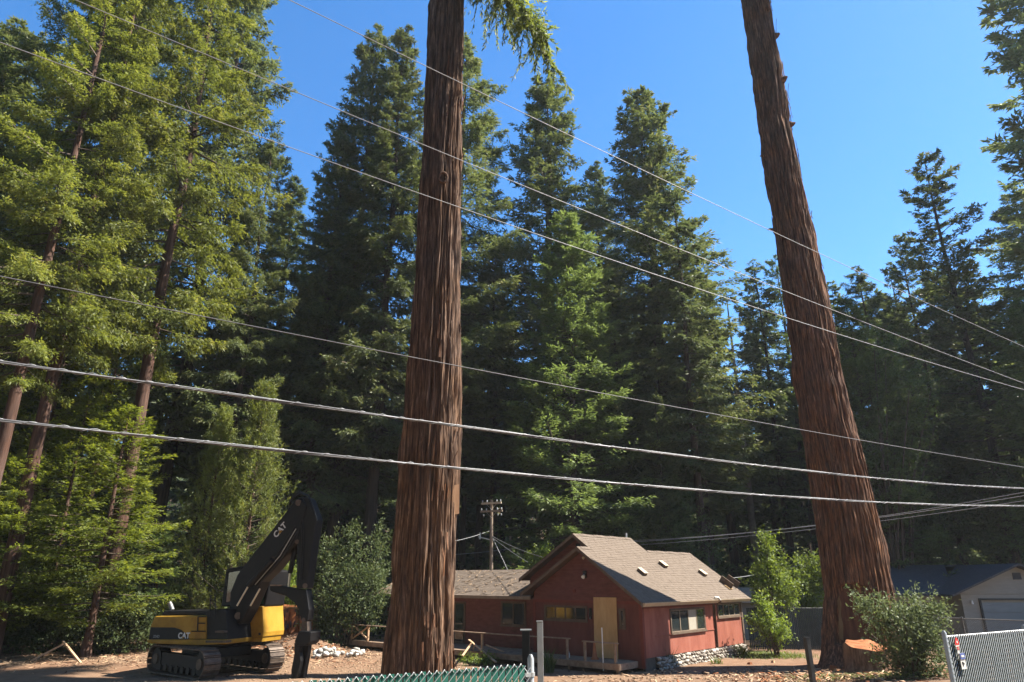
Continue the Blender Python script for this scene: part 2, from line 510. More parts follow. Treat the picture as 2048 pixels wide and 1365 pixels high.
def conifer(name, seed, H, R, base, nb, twigs, prof, e_top=0.9, e_bot=-0.1, droop=0.35, upturn=0.25, tl=0.42, tw=0.13, gap=0.18, trunk_r=0.5, spread=1.0, hang=0.25, dead=0, clump=0.5):
    """returns dict of meshes: crown (leaf quads), limbs, trunk; local origin at the foot"""
    rg = np.random.default_rng(seed)
    u = (np.arange(nb) + rg.random(nb)) / nb
    h = base + (H - base) * (1 - (1 - u) ** 1.08) * 0.995
    az = np.arange(nb) * 2.39996 + rg.normal(0, 0.5, nb)
    rel = (h - base) / (H - base)
    cl = vnoise(np.cos(az) * 1.6 + 5, h / (H * 0.055) + np.sin(az) * 1.6, seed)
    L = R * prof(rel) * rg.uniform(0.62, 1.12, nb) * (1 - clump * 0.5 + clump * cl * 1.1)
    keep = rg.random(nb) > gap
    keep &= L > 0.12
    h, az, rel, L = h[keep], az[keep], rel[keep], L[keep]
    nb = len(h)
    e0 = e_bot + (e_top - e_bot) * rel ** 1.3 + rg.normal(0, 0.10, nb)
    sway = rg.normal(0, 0.25, nb)
    hd = np.stack([np.cos(az), np.sin(az), 0 * az], 1)
    sd_ = np.stack([-np.sin(az), np.cos(az), 0 * az], 1)
    def bp(i, t):
        Li = L[i]
        z = h[i] + Li * (e0[i] * t - droop * t * t + upturn * t ** 3)
        return hd[i] * (Li * t)[:, None] + sd_[i] * (Li * sway[i] * t * t)[:, None] + np.stack([0 * t, 0 * t, z], 1)
    # branchlets
    w = np.maximum(L, 0.3)
    nbl = max(1, int(twigs / 11))
    i = rg.choice(nb, nbl, p=w / w.sum())
    t = rg.uniform(0.10, 1.0, nbl) ** 0.8
    P = bp(i, t)
    T = unit(bp(i, np.minimum(t + 0.05, 1.05)) - P)
    side = np.where(rg.random(nbl) < 0.5, -1.0, 1.0)
    ang = rg.uniform(0.45, 1.15, nbl) * side
    S2 = unit(np.cross(np.array([0, 0, 1.0]), T))
    D = unit(T * np.cos(ang)[:, None] + S2 * np.sin(ang)[:, None] + np.array([0, 0, 1.0]) * rg.normal(-hang * 0.5, 0.16, nbl)[:, None])
    lb = (L[i] * 0.30 * (1.15 - t) + 0.10 * L[i] ** 0.5 + 0.18) * rg.uniform(0.6, 1.25, nbl) * spread
    tintb = np.clip(0.25 + 0.45 * rg.random(nbl) + 0.25 * (t - 0.5) + 0.2 * (rg.random(nb)[i] - 0.5), 0, 1)
    k = 11
    ii = np.repeat(np.arange(nbl), k)
    s = rg.random(nbl * k) ** 0.8
    q = P[ii] + D[ii] * (lb[ii] * s)[:, None]
    q[:, 2] -= hang * lb[ii] * s * s * 0.6
    q += rg.normal(0, 0.035, q.shape) * (1 + L[i][ii] * 0.15)[:, None]
    sg = np.where(rg.random(nbl * k) < 0.5, -1.0, 1.0) * rg.uniform(0.3, 1.0, nbl * k)
    S3 = unit(np.cross(np.array([0, 0, 1.0]), D))[ii]
    d = unit(D[ii] * np.cos(sg)[:, None] + S3 * np.sin(sg)[:, None] + np.array([0, 0, 1.0]) * rg.normal(-hang, 0.28, nbl * k)[:, None])
    nrm = unit(np.array([0, 0, 1.0]) + rg.normal(0, 0.42, d.shape))
    ln = tl * rg.uniform(0.6, 1.35, nbl * k)
    wd = tw * rg.uniform(0.6, 1.3, nbl * k)
    # small twigs towards the leader
    V, Fq = quads_from(q, d, nrm, ln, wd)
    tint = np.clip(tintb[ii] + 0.28 * (s - 0.45) + rg.normal(0, 0.07, nbl * k), 0, 1)
    crown = np_mesh(name + '_crown', V, Fq, False, {'tint': ('FACE', tint)})
    I = np.arange(nb)
    one = np.ones(nb)
    V, Fl = limb_tubes(bp(I, 0 * one), bp(I, 0.5 * one), bp(I, 0.97 * one), 0.012 + 0.011 * L)
    limbs = np_mesh(name + '_limbs', V, Fl, True)
    trunk = trunk_mesh(name + '_trunk', seed, H * 0.99, trunk_r)
    return dict(crown=crown, limbs=limbs, trunk=trunk, H=H)
def trunk_mesh(name, seed, H, r, nth=20, nz=40, power=0.85, flare=0.5):
    th = np.linspace(0, 2 * pi, nth, endpoint=False)
    z = np.linspace(-0.5, H, nz)
    T, Z = np.meshgrid(th, z)
    rel = np.clip(Z / H, 0, 1)
    rr = r * (1 - rel) ** power + 0.015 + r * flare * np.exp(-np.maximum(Z, 0) / 0.8) * (0.7 + 0.5 * vnoise(T / (2 * pi) * 7, Z * 0, seed, 7))
    rr = rr * (0.9 + 0.2 * vnoise(T / (2 * pi) * nth / 2, Z / 2.5, seed + 1, nth // 2))
    ox = (vnoise(Z / 9, Z * 0, seed + 2) - 0.5) * r * 0.8 * np.minimum(rel * 8, 1)
    oy = (vnoise(Z / 9, Z * 0, seed + 3) - 0.5) * r * 0.8 * np.minimum(rel * 8, 1)
    V = np.stack([np.cos(T) * rr + ox, np.sin(T) * rr + oy, Z], -1).reshape(-1, 3)
    i = np.arange(nz - 1)[:, None] * nth
    j = np.arange(nth)[None]
    j2 = (j + 1) % nth
    Fq = np.stack([i + j, i + j2, i + nth + j2, i + nth + j], -1).reshape(-1, 4)
    return np_mesh(name, V, Fq, True)
def cone(rel):
    return np.clip((1 - rel), 0, 1) ** 0.62 * np.clip(rel * 6 + 0.55, 0, 1) + 0.02
def column(rel):
    return np.clip(1 - rel ** 2.2, 0, 1) ** 0.7 * np.clip(rel * 4 + 0.5, 0, 1) * (0.75 + 0.25 * (1 - rel)) + 0.02
def wide(rel):
    return np.clip(1 - rel ** 1.6, 0, 1) ** 0.6 * np.clip(rel * 3 + 0.4, 0, 1)

KIND = {}
KIND['redwood_a'] = conifer('redwood_a', 11, 54, 9.0, 10, 400, 120000, cone, 0.7, -0.05, 0.35, 0.25, 0.44, 0.135, trunk_r=0.75, hang=0.22)
KIND['redwood_b'] = conifer('redwood_b', 12, 54, 8.2, 13, 340, 112000, cone, 0.8, -0.15, 0.30, 0.25, 0.44, 0.135, gap=0.24, trunk_r=0.7, hang=0.28)
KIND['redwood_c'] = conifer('redwood_c', 13, 52, 5.6, 16, 200, 32000, column, 0.7, 0.0, 0.35, 0.2, 0.55, 0.18, gap=0.3, trunk_r=0.6, clump=0.8)
KIND['near_a'] = conifer('near_a', 21, 46, 6.0, 13, 210, 90000, column, 0.35, -0.18, 0.25, 0.22, 0.29, 0.08, gap=0.36, trunk_r=0.50, hang=0.16, clump=0.7)
KIND['near_b'] = conifer('near_b', 22, 48, 7.4, 14, 260, 108000, column, 0.5, -0.15, 0.30, 0.25, 0.34, 0.095, gap=0.34, trunk_r=0.56, hang=0.25, clump=0.7)
KIND['fir'] = conifer('fir', 31, 30, 6.4, 1.5, 300, 94000, cone, 0.65, -0.12, 0.18, 0.22, 0.34, 0.10, gap=0.04, trunk_r=0.42, hang=0.12, clump=0.4)
KIND['open_fir'] = conifer('open_fir', 41, 45, 7.6, 8, 190, 46000, cone, 0.6, -0.05, 0.10, 0.18, 0.44, 0.14, gap=0.2, trunk_r=0.5, hang=0.14, clump=0.7, spread=0.8)
KIND['young'] = conifer('young', 51, 13, 3.6, 1.6, 95, 26000, column, 0.5, -0.10, 0.16, 0.20, 0.22, 0.06, gap=0.08, trunk_r=0.16, hang=0.12, clump=0.5)
KIND['far'] = conifer('far', 61, 34, 5.4, 0.8, 190, 22000, cone, 0.6, -0.1, 0.25, 0.2, 0.75, 0.26, gap=0.15, trunk_r=0.42, hang=0.2, clump=0.7)
KIND['far_b'] = conifer('far_b', 62, 34, 3.8, 13, 120, 11000, column, 0.6, -0.1, 0.25, 0.2, 0.75, 0.26, gap=0.25, trunk_r=0.40, hang=0.2, clump=0.9)
MESH_N = [0]
def plant_tree(name, kind, x, y, h, label, group=None, leaf='redwood_leaf', bark='bark', width=1.0, rz=None, lean=(0, 0), cat='tree', z=None):
    K = KIND[kind]
    t = thing(name, label, cat, (x, y, gz(x, y) if z is None else z), group)
    s = h / K['H']
    t.scale = (s * width, s * width, s)
    MESH_N[0] += 1
    t.rotation_euler = (lean[0], lean[1], rz if rz is not None else MESH_N[0] * 1.7)
    for nm, mt in (('trunk', bark), ('limbs', 'twig'), ('crown', leaf)):
        me = K[nm]
        if not me.materials:
            me.materials.append(M[mt])
        o = mobj(nm, me, None, t)
        o.material_slots[0].link = 'OBJECT'
        o.material_slots[0].material = M[mt]
    return t
def tree_px(name, kind, px, py, Y, label, **kw):
    """tree whose tip shows at this pixel"""
    p = at_y(px, py, Y)
    return plant_tree(name, kind, p[0], Y, p[2] - gz(p[0], Y), label, **kw)
def trunk_px(name, kind, px, py, Y, h, label, **kw):
    """tree of given height whose trunk passes through this pixel"""
    p = at_y(px, py, Y)
    return plant_tree(name, kind, p[0], Y, h, label, **kw)


# ------------------------------------------------------------------ the two giant redwoods
def giant(base, profile, path, H, seed, nth, nz, depth, cut=None, flare=0.5, lump=0.0):
    """profile: [(z, radius)], path: [(z, x offset)]; deep fibrous furrows"""
    th = np.linspace(0, 2 * pi, nth, endpoint=False)
    z = np.concatenate([np.linspace(-0.6, 6, int(nz * 0.3))[:-1], np.linspace(6, H, nz - int(nz * 0.3) + 1)])
    T, Z = np.meshgrid(th, z)
    r = np.interp(Z, [a for a, b in profile], [b for a, b in profile])
    fl = np.exp(-np.maximum(Z + 0.3, 0) / 0.75)
    lob = vnoise(T / (2 * pi) * 9, Z / 3, seed, 9)
    r = r * (1 + fl * (0.05 + flare * lob ** 1.5))
    drift = (vnoise(Z / 5.5, Z * 0, seed + 1) - 0.5) * 0.5
    warp = vnoise(T / (2 * pi) * 14, Z / 1.9, seed + 9, 14)
    def ridge(kf, zs, sd_, sharp):
        n = vnoise((T / (2 * pi)) * kf + drift * kf / 30 + (warp - 0.5) * kf / 55, Z / zs, sd_, kf)
        c_ = np.clip(np.abs(n * 2 - 1) / sharp, 0, 1)
        return c_ * c_ * (3 - 2 * c_)
    rid = 0.52 * ridge(34, 6.0, seed + 2, 0.45) + 0.30 * ridge(80, 2.6, seed + 3, 0.6) + 0.18 * ridge(160, 0.6, seed + 4, 1.0)
    r = r + lump * ((vnoise(T / (2 * pi) * 6, Z / 1.3, seed + 11, 6) - 0.5) + (vnoise(T / (2 * pi) * 16, Z / 0.55, seed + 12, 16) - 0.5) * 0.6) * np.clip(Z / 14, 0.15, 1)
    chunk = vnoise(T / (2 * pi) * 44, Z / 1.5, seed + 7, 44)
    big = vnoise(T / (2 * pi) * 8, Z / 9, seed + 5, 8)
    r = r + (rid - 0.75) * depth + (big - 0.5) * depth * 1.3 + np.where(chunk > 0.72, (chunk - 0.72) * depth * 1.6, 0)
    X, Yy = np.cos(T) * r, np.sin(T) * r
    if cut:        # saw-cut flat face: direction angle, distance, z range
        a0, dist, z0, z1, hw = cut
        dx, dy = cos(a0), sin(a0)
        dd = X * dx + Yy * dy
        lat = -X * dy + Yy * dx
        inside = (Z > z0) & (Z < z1 - (lat / hw) ** 2 * 0.5) & (np.abs(lat) < hw) & (dd > dist)
        X = np.where(inside, X - dx * (dd - dist), X)
        Yy = np.where(inside, Yy - dy * (dd - dist), Yy)
    ox = np.interp(Z, [a for a, b in path], [b for a, b in path])
    V = np.stack([X + ox, Yy, Z], -1).reshape(-1, 3)
    nzz = len(z)
    i = np.arange(nzz - 1)[:, None] * nth
    j = np.arange(nth)[None]
    j2 = (j + 1) % nth
    Fq = np.stack([i + j, i + j2, i + nth + j2, i + nth + j], -1).reshape(-1, 4)
    return np_mesh('giant_trunk', V, Fq, False)
def bark_shreds(rg, base_r, n, z0, z1, a0, a1, path, size):
    """loose strips of bark lifting off the trunk"""
    out = []
    for k in range(n):
        z = rg.uniform(z0, z1)
        a = rg.uniform(a0, a1)
        r = np.interp(z, [p for p, q in base_r], [q for p, q in base_r])
        ox = np.interp(z, [p for p, q in path], [q for p, q in path])
        L, w = rg.uniform(0.5, 1.0) * size, rg.uniform(0.03, 0.08)
        tilt = rg.uniform(-0.05, 0.12)
        mb = MB()
        pts = []
        for q in range(4):
            f = q / 3
            rr = r + 0.02 + 0.05 * f * f + tilt * f * f
            aa = a + (f - 0.5) * 0.03
            pts.append((cos(aa) * rr + ox, sin(aa) * rr, z + f * L * (-1 if k % 2 else 1)))
        for q in range(3):
            mb.bar(pts[q], pts[q + 1], w * (1 - 0.2 * q), 0.02, up=(cos(a), sin(a), 0))
        out.append(mb)
    return out
def bough(mb_name, root, tip, seed, twigs, parent, leaf, tl=0.22, tw=0.06, rad=0.9, sag=0.5, k=12):
    """one hanging leafy branch between two points (parent-local coordinates)"""
    rg = np.random.default_rng(seed)
    root, tip = np.array(root, float), np.array(tip, float)
    L = np.linalg.norm(tip - root)
    def bp(t):
        p = root + (tip - root) * t[:, None]
        p[:, 2] += sag * 4 * t * (1 - t)
        return p
    mb = MB()
    tt = np.linspace(0, 1, 9)
    mb.tube(bp(tt), [0.065 * (1 - 0.9 * t) + 0.006 for t in tt], 6)
    nbl = twigs // k
    t = rg.uniform(0.18, 1.0, nbl)
    P = bp(t)
    D = unit((tip - root)[None] / L * rg.uniform(0.2, 1.0, nbl)[:, None] + rg.normal(0, 0.6, (nbl, 3)) * np.array([1, 1, 0.5]) + np.array([0, 0, -0.35]))
    lb = rad * rg.uniform(0.35, 1.0, nbl) * (1.15 - 0.6 * t)
    for q in range(0, nbl, 3 if k < 30 else 1):
        mb.tube([P[q], P[q] + D[q] * lb[q] * 0.9 + np.array([0, 0, -0.1])], [0.012, 0.004], 3, cap=False)
    ii = np.repeat(np.arange(nbl), k)
    s = rg.random(nbl * k)
    q = P[ii] + D[ii] * (lb[ii] * s)[:, None]
    q[:, 2] -= 0.25 * lb[ii] * s * s
    d = unit(D[ii] + rg.normal(0, 0.55, q.shape) + np.array([0, 0, -0.35]))
    nrm = unit(np.array([0, 0, 1.0]) + rg.normal(0, 0.6, d.shape))
    V, Fq = quads_from(q, d, nrm, tl * rg.uniform(0.6, 1.4, nbl * k), tw * rg.uniform(0.6, 1.3, nbl * k))
    tint = np.clip(rg.random(nbl)[ii] * 0.7 + 0.3 * s, 0, 1)
    b = mb.build(mb_name, M['twig'], parent, world=False)
    mobj('foliage', np_mesh('bough_foliage', V, Fq, False, {'tint': ('FACE', tint)}), M[leaf], b)
    return b

CT = (-2.80, 23.5)
czb = gz(*CT)
prof_c = [(a_, b_ - 0.05) for a_, b_ in [(-1, 1.16), (0.95 - czb, 1.10), (3 - czb, 1.04), (6.1 - czb, 0.96), (9.6 - czb, 0.91), (13.4 - czb, 0.84), (17.6 - czb, 0.79), (22.4 - czb, 0.77), (27.7 - czb, 0.75), (50, 0.35)]]
path_c = [(-1, -0.07), (3, -0.06), (10, 0), (20, 0.03), (28, 0.02), (50, 0)]
t = thing('redwood_tree', 'huge straight redwood trunk with furrowed bark and one leafy bough, before the deck', 'tree', (CT[0], CT[1], czb))
mobj('trunk', giant(None, prof_c, path_c, 48, 5, 420, 300, 0.20, flare=0.12), M['bark_big'], t)
rg = random.Random(4)
for mb in bark_shreds(rg, prof_c, 60, 0.4, 24, -1.5, 0.5, path_c, 0.9):
    mb.build('bark_strip', M['bark_red'], t, world=False)
# torn plate of bark on the right edge, knot hole on the shaded side
mb = MB()
p = at_y(913, 1000, 23.3) - np.array(t.location)
mb.hexa([p + np.array(q) for q in [(-0.20, -0.10, -0.5), (0.10, 0.02, -0.45), (0.06, 0.14, -0.45), (-0.22, 0.02, -0.5), (-0.16, -0.14, 0.45), (0.07, -0.04, 0.5), (0.03, 0.08, 0.5), (-0.2, -0.02, 0.45)]])
mb.build('bark_plate', surf('fresh_torn_bark', [(0.30, 0.16, 0.085), (0.42, 0.26, 0.15)], 6, (1, 1, 0.2)), t, world=False)
mb = MB()
pk = at_y(886, 355, 22.72) - np.array(t.location)
ringp = [pk + np.array((cos(a) * 0.16, 0.02, sin(a) * 0.22)) for a in np.linspace(0, 2 * pi, 14)]
mb.tube(ringp, 0.055, 6, cap=False)
mb.build('knot', M['bark_big'], t, world=False)
tl_ = np.array(t.location)
b0 = at_y(934, -70, 23.4) - tl_
bough('branch', b0, at_y(1108, 130, 22.2) - tl_, 7, 4200, t, 'bough_leaf', 0.24, 0.05, 2.4, 0.6, k=60)
bough('branch', at_y(932, -95, 23.4) - tl_, at_y(1085, 70, 21.6) - tl_, 9, 3600, t, 'bough_leaf', 0.24, 0.05, 2.6, 0.5, k=60)
bough('branch', at_y(930, -120, 23.6) - tl_, at_y(1060, 40, 23.0) - tl_, 8, 3600, t, 'bough_leaf', 0.24, 0.05, 2.6, 0.4, k=60)
# boughs above the picture
for k in range(26):
    zz = 36 + k * 0.5
    a = k * 2.4
    L = 4.6 * (1 - (k / 34.0)) + 0.8
    bough('branch', (cos(a) * 0.5, sin(a) * 0.5, zz), (cos(a) * L, sin(a) * L, zz - 0.5), 100 + k, 1500, t, 'near_leaf', 0.36, 0.11, 1.6, 0.3)

RT = (15.1, 32.4)
rzb = gz(*RT) + 0.2
prof_r = [(a_, b_ * 0.96 - 0.05) for a_, b_ in [(-1, 1.72), (1, 1.66), (2.7, 1.55), (4.95, 1.43), (7.3, 1.33), (12.4, 1.19), (18, 1.10), (24, 0.96), (31, 0.88), (38.8, 0.84), (56, 0.42)]]
path_r = [(-1, 0.12), (1, 0.15), (2.7, 0.3), (5, 0.28), (7.3, 0.18), (12.4, -0.08), (18, -0.1), (24, -0.25), (31, -0.22), (38.8, -0.34), (56, -0.5)]
cut_a = radians(-125)
t = thing('redwood_tree', 'huge leaning-looking redwood trunk with a sawn face cut at its foot, beside the glossy shrub', 'tree', (RT[0], RT[1], rzb))
mobj('trunk', giant(None, prof_r, path_r, 52, 15, 420, 300, 0.20, cut=(cut_a, 1.20, 0.75, 3.25, 0.85), lump=0.13), M['bark_red'], t)
for mb in bark_shreds(rg, prof_r, 90, 0.5, 40, -1.7, 0.6, path_r, 1.3):
    mb.build('bark_strip', M['bark_red'], t, world=False)
for mb in bark_shreds(rg, prof_r, 34, 14, 40, 2.6, 3.6, path_r, 1.1):
    mb.build('bark_strip', M['bark_red'], t, world=False)
def stubs(t, prof, path, spots, m):
    for z_, a_, L_, r_ in spots:
        r0 = np.interp(z_, [p for p, q in prof], [q for p, q in prof]) - 0.12
        ox = np.interp(z_, [p for p, q in path], [q for p, q in path])
        d_ = np.array((cos(a_), sin(a_), 0))
        p_ = np.array((ox, 0, z_)) + d_ * r0
        mb = MB()
        mb.tube([p_, p_ + d_ * 0.16, p_ + d_ * (0.16 + L_ * .6) + np.array((0, 0, .05)), p_ + d_ * (0.16 + L_) + np.array((0, 0, .02))], [r_ * 1.9, r_ * 1.15, r_ * 0.8, r_ * 0.5], 9)
        mb.build('branch_stub', M[m], t, world=False)
stubs(t, prof_r, path_r, [(25.5, pi * 0.98, 0.22, 0.07), (29.0, pi * 1.05, 0.16, 0.06), (31.8, pi * 1.1, 0.12, 0.05), (21.0, pi * 0.95, 0.3, 0.07), (33.5, -0.5, 0.12, 0.12), (30.2, -0.8, 0.14, 0.14), (27.4, -0.3, 0.12, 0.10), (35.2, -1.2, 0.1, 0.12), (36.6, pi * 1.02, 0.15, 0.05), (17.0, -0.1, 0.12, 0.08)], 'bark_red')
wood_red = surf('sawn_heartwood', [(0.045, 0.020, 0.012), (0.10, 0.043, 0.024), (0.16, 0.078, 0.045)], 5, (1, 1, 0.15), bump=0.25)
sap = surf('sapwood_edge', [(0.12, 0.075, 0.035), (0.22, 0.15, 0.075)], 5, (1, 1, 0.2), bump=0.2)
ca, sa = cos(cut_a), sin(cut_a)
def cutp(lat, dist, z):
    zz = z
    return (ca * dist - sa * lat + np.interp(zz, [q for q, w in path_r], [w for q, w in path_r]), sa * dist + ca * lat, zz)
mb = MB()
arch = [(-0.66, 0.80), (0.1, 0.72), (0.62, 0.86), (0.70, 1.3), (0.63, 1.7), (0.69, 2.2), (0.58, 2.52), (0.50, 2.70), (0.2, 2.83), (-0.12, 2.98), (-0.34, 3.03), (-0.5, 2.86), (-0.64, 2.5), (-0.60, 2.0), (-0.67, 1.4)]
mb.prism([cutp(a_, 1.14, b_) for a_, b_ in arch], np.array((ca, sa, 0)) * 0.085)
mb.build('cut_face', wood_red, t, world=False)
mb = MB()
mb.prism([cutp(a_, 1.16, b_) for a_, b_ in [(-0.69, 1.0), (-0.55, 0.92), (-0.50, 1.5), (-0.56, 1.9), (-0.53, 2.4), (-0.60, 2.72), (-0.68, 2.5), (-0.64, 2.0), (-0.70, 1.5)]], np.array((ca, sa, 0)) * 0.10)
mb.build('sapwood_rim', sap, t, world=False)
for k in range(40):
    zz = 40.5 + k * 0.34
    a = k * 2.4
    L = 5.6 * (1 - (k / 60.0)) + 0.4
    if sin(a) > 0.2 and zz < 44.5:
        zz += 5.0
    bough('branch', (cos(a) * 0.4 - 0.4, sin(a) * 0.4, zz), (cos(a) * L - 0.4, sin(a) * L, zz - 0.5), 200 + k, 1700, t, 'near_leaf', 0.50, 0.17, 2.2, 0.3)
# ------------------------------------------------------------------ forest trees one can tell apart
G_LEFT = 'tall redwoods at the left edge of the clearing'
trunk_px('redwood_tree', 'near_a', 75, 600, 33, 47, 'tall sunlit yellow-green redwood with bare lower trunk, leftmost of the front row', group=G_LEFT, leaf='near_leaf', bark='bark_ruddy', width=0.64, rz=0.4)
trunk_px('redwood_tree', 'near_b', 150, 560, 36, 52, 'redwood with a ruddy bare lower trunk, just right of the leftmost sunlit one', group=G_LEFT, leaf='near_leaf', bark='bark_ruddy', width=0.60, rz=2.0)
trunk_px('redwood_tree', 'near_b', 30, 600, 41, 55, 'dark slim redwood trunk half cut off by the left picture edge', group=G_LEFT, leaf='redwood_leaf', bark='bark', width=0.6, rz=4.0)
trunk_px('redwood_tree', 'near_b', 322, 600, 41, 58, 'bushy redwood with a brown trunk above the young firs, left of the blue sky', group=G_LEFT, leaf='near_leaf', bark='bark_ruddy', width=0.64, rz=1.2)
trunk_px('redwood_tree', 'redwood_a', 440, 300, 52, 66, 'broad dense redwood whose crown borders the left side of the sky', group=G_LEFT, leaf='redwood_leaf', width=0.66, rz=0.3)
trunk_px('redwood_tree', 'redwood_a', 235, 300, 56, 70, 'tall dark redwood rising behind the sunlit left front row', group=G_LEFT, leaf='redwood_leaf', width=0.62)
tree_px('redwood_tree', 'redwood_b', 5, 75, 50, 'pointed redwood tip showing at the upper left picture edge', group=G_LEFT, leaf='redwood_leaf', width=0.9)
trunk_px('redwood_tree', 'near_b', 510, 560, 50, 40, 'drooping pale-limbed redwood below the left edge of the sky', group=G_LEFT, leaf='redwood_leaf', width=0.68)
G_MID = 'tall redwoods behind the excavator and house'
tree_px('redwood_tree', 'redwood_b', 592, 360, 62, 'shorter dark redwood in the gap left of the tall middle group', group=G_MID, leaf='dark_leaf', width=0.9)
tree_px('redwood_tree', 'redwood_a', 752, 58, 56, 'left one of the twin-topped redwoods left of the giant straight trunk', group=G_MID, leaf='redwood_leaf', width=0.70, rz=0.0)
tree_px('redwood_tree', 'redwood_b', 808, 60, 54, 'right one of the twin-topped redwoods left of the giant straight trunk', group=G_MID, leaf='redwood_leaf', width=0.70)
tree_px('redwood_tree', 'redwood_a', 690, 250, 55, 'redwood with a long bare leaning trunk behind the excavator boom', group=G_MID, leaf='redwood_leaf', width=0.72, bark='bark_ruddy')
tree_px('redwood_tree', 'near_b', 930, 75, 58, 'light green redwood with long reaching boughs, right behind the giant straight trunk', group=G_MID, leaf='redwood_leaf', width=0.82)
tree_px('redwood_tree', 'near_b', 905, 420, 57, 'drooping light green conifer close behind the right edge of the giant straight trunk', group=G_MID, leaf='redwood_leaf', width=0.9)
tree_px('redwood_tree', 'redwood_a', 1090, 150, 62, 'pointed redwood tip below the hanging bough, left of the house ridge', group=G_MID, leaf='redwood_leaf', width=0.88)
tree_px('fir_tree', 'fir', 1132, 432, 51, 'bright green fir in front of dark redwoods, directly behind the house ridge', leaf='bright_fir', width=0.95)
tree_px('redwood_tree', 'redwood_a', 1282, 185, 60, 'tallest lone cone-shaped redwood in the middle of the sky', group=G_MID, leaf='redwood_leaf', width=1.0)
tree_px('redwood_tree', 'redwood_b', 1190, 330, 70, 'dark redwood filling the gap between the two pointed middle ones', group=G_MID, leaf='dark_leaf', width=0.75)
tree_px('redwood_tree', 'near_b', 1372, 560, 55, 'light green conifer at the right foot of the tallest middle redwood', group=G_MID, leaf='redwood_leaf', width=0.8)
tree_px('fir_tree', 'fir', 1310, 790, 50, 'small dim fir in deep shade left of the tallest redwood trunk', leaf='dark_leaf', width=0.8)
G_R = 'conifers right of the leaning-looking giant trunk'
tree_px('fir_tree', 'open_fir', 1548, 510, 66, 'slender open fir partly hidden by the left side of the right giant trunk', group=G_R, leaf='fir_leaf', width=0.7)
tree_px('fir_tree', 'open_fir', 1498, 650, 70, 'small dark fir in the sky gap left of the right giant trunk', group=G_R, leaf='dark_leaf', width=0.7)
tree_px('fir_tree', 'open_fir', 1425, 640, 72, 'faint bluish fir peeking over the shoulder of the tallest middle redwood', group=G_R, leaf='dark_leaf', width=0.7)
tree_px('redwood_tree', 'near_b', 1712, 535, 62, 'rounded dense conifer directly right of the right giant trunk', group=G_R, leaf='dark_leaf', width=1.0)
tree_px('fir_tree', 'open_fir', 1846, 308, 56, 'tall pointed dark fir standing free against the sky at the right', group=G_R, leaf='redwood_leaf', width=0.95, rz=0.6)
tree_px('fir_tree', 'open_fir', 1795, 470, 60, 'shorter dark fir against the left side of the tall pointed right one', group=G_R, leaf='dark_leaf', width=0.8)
tree_px('fir_tree', 'open_fir', 2035, -60, 52, 'tall open fir cut off by the upper right picture edge', group=G_R, leaf='redwood_leaf', width=1.1)
tree_px('fir_tree', 'fir', 2040, 600, 47, 'mid green fir with layered boughs at the right picture edge', group=G_R, leaf='fir_leaf', width=1.0)
tree_px('fir_tree', 'fir', 1690, 600, 52, 'mid green fir with hanging boughs behind the right giant trunk', group=G_R, leaf='fir_leaf', width=0.9)
tree_px('redwood_tree', 'redwood_c', 1930, 520, 60, 'dark bare-stemmed conifer between the right firs', group=G_R, leaf='dark_leaf', width=1.0)
# dark depth of the wood
rr = random.Random(77)
G_FAR = 'dark trees deep in the wood'
row = 0
for Y0, n, h0, h1 in ((74, 15, 27, 36), (88, 17, 30, 40), (104, 18, 32, 44)):
    for k in range(n):
        px = -150 + (k + rr.uniform(0.2, 0.8)) * 2350.0 / n
        Y = Y0 + rr.uniform(-6, 6)
        x = (px - CX) * cos(PITCH) / FPX * Y
        h = rr.uniform(h0, h1)
        if 1400 < px < 1680:
            h *= 0.72
        plant_tree('forest_tree', rr.choice(['far', 'far_b', 'far']), x, Y, h, 'dark slim conifer deep in the shaded wood behind the nearer trees', group=G_FAR, leaf='dark_leaf', width=rr.uniform(1.0, 1.3))
for px, Y in ((925, 60), (955, 64), (985, 58), (640, 58), (585, 63), (1230, 66), (1255, 60), (1345, 56), (1430, 60), (1470, 68), (1590, 66), (1570, 72), (450, 62), (380, 60), (1415, 52), (1900, 66), (1760, 68)):
    x = (px - CX) * cos(PITCH) / FPX * Y
    plant_tree('forest_tree', 'redwood_c', x, Y, rr.uniform(30, 37), 'straight dark bare-stemmed trunk standing in the shade of the wood', group='bare stems inside the wood', leaf='dark_leaf', width=rr.uniform(0.8, 1.0))
# unseen trees added beyond the right edge to shade the neighbouring house
for x, Y, h in ((47, 47, 33), (60, 72, 48)):
    plant_tree('redwood_tree', 'redwood_a', x, Y, h, 'unseen redwood added beyond the right picture edge to shade the grey house', group='trees added right of the picture', leaf='redwood_leaf', width=1.0)

# unseen wood behind the camera and both sides, added to block sky light
for k, (x, Y, h) in enumerate([(-62, -26, 44), (-46, -30, 48), (-32, -27, 46), (-19, -31, 50), (-6, -27, 47), (7, -31, 49), (20, -28, 46), (33, -33, 48), (47, -30, 44), (60, -24, 42),
                               (-40, -13, 50), (-29, -15, 54), (-17, -14, 52), (-5, -16, 55), (8, -14, 53), (20, -16, 52), (31, -17, 48), (-34, 2, 46), (-44, -12, 40), (-52, 4, 44), (-46, 18, 46), (-50, 32, 48), (-40, 44, 46), (-56, 52, 46), (58, -8, 34)]):
    plant_tree('redwood_tree', 'redwood_a', x, Y, h, 'tall unseen redwood outside the picture, added to block sky light', group='trees added outside the picture', leaf='redwood_leaf', width=1.05)

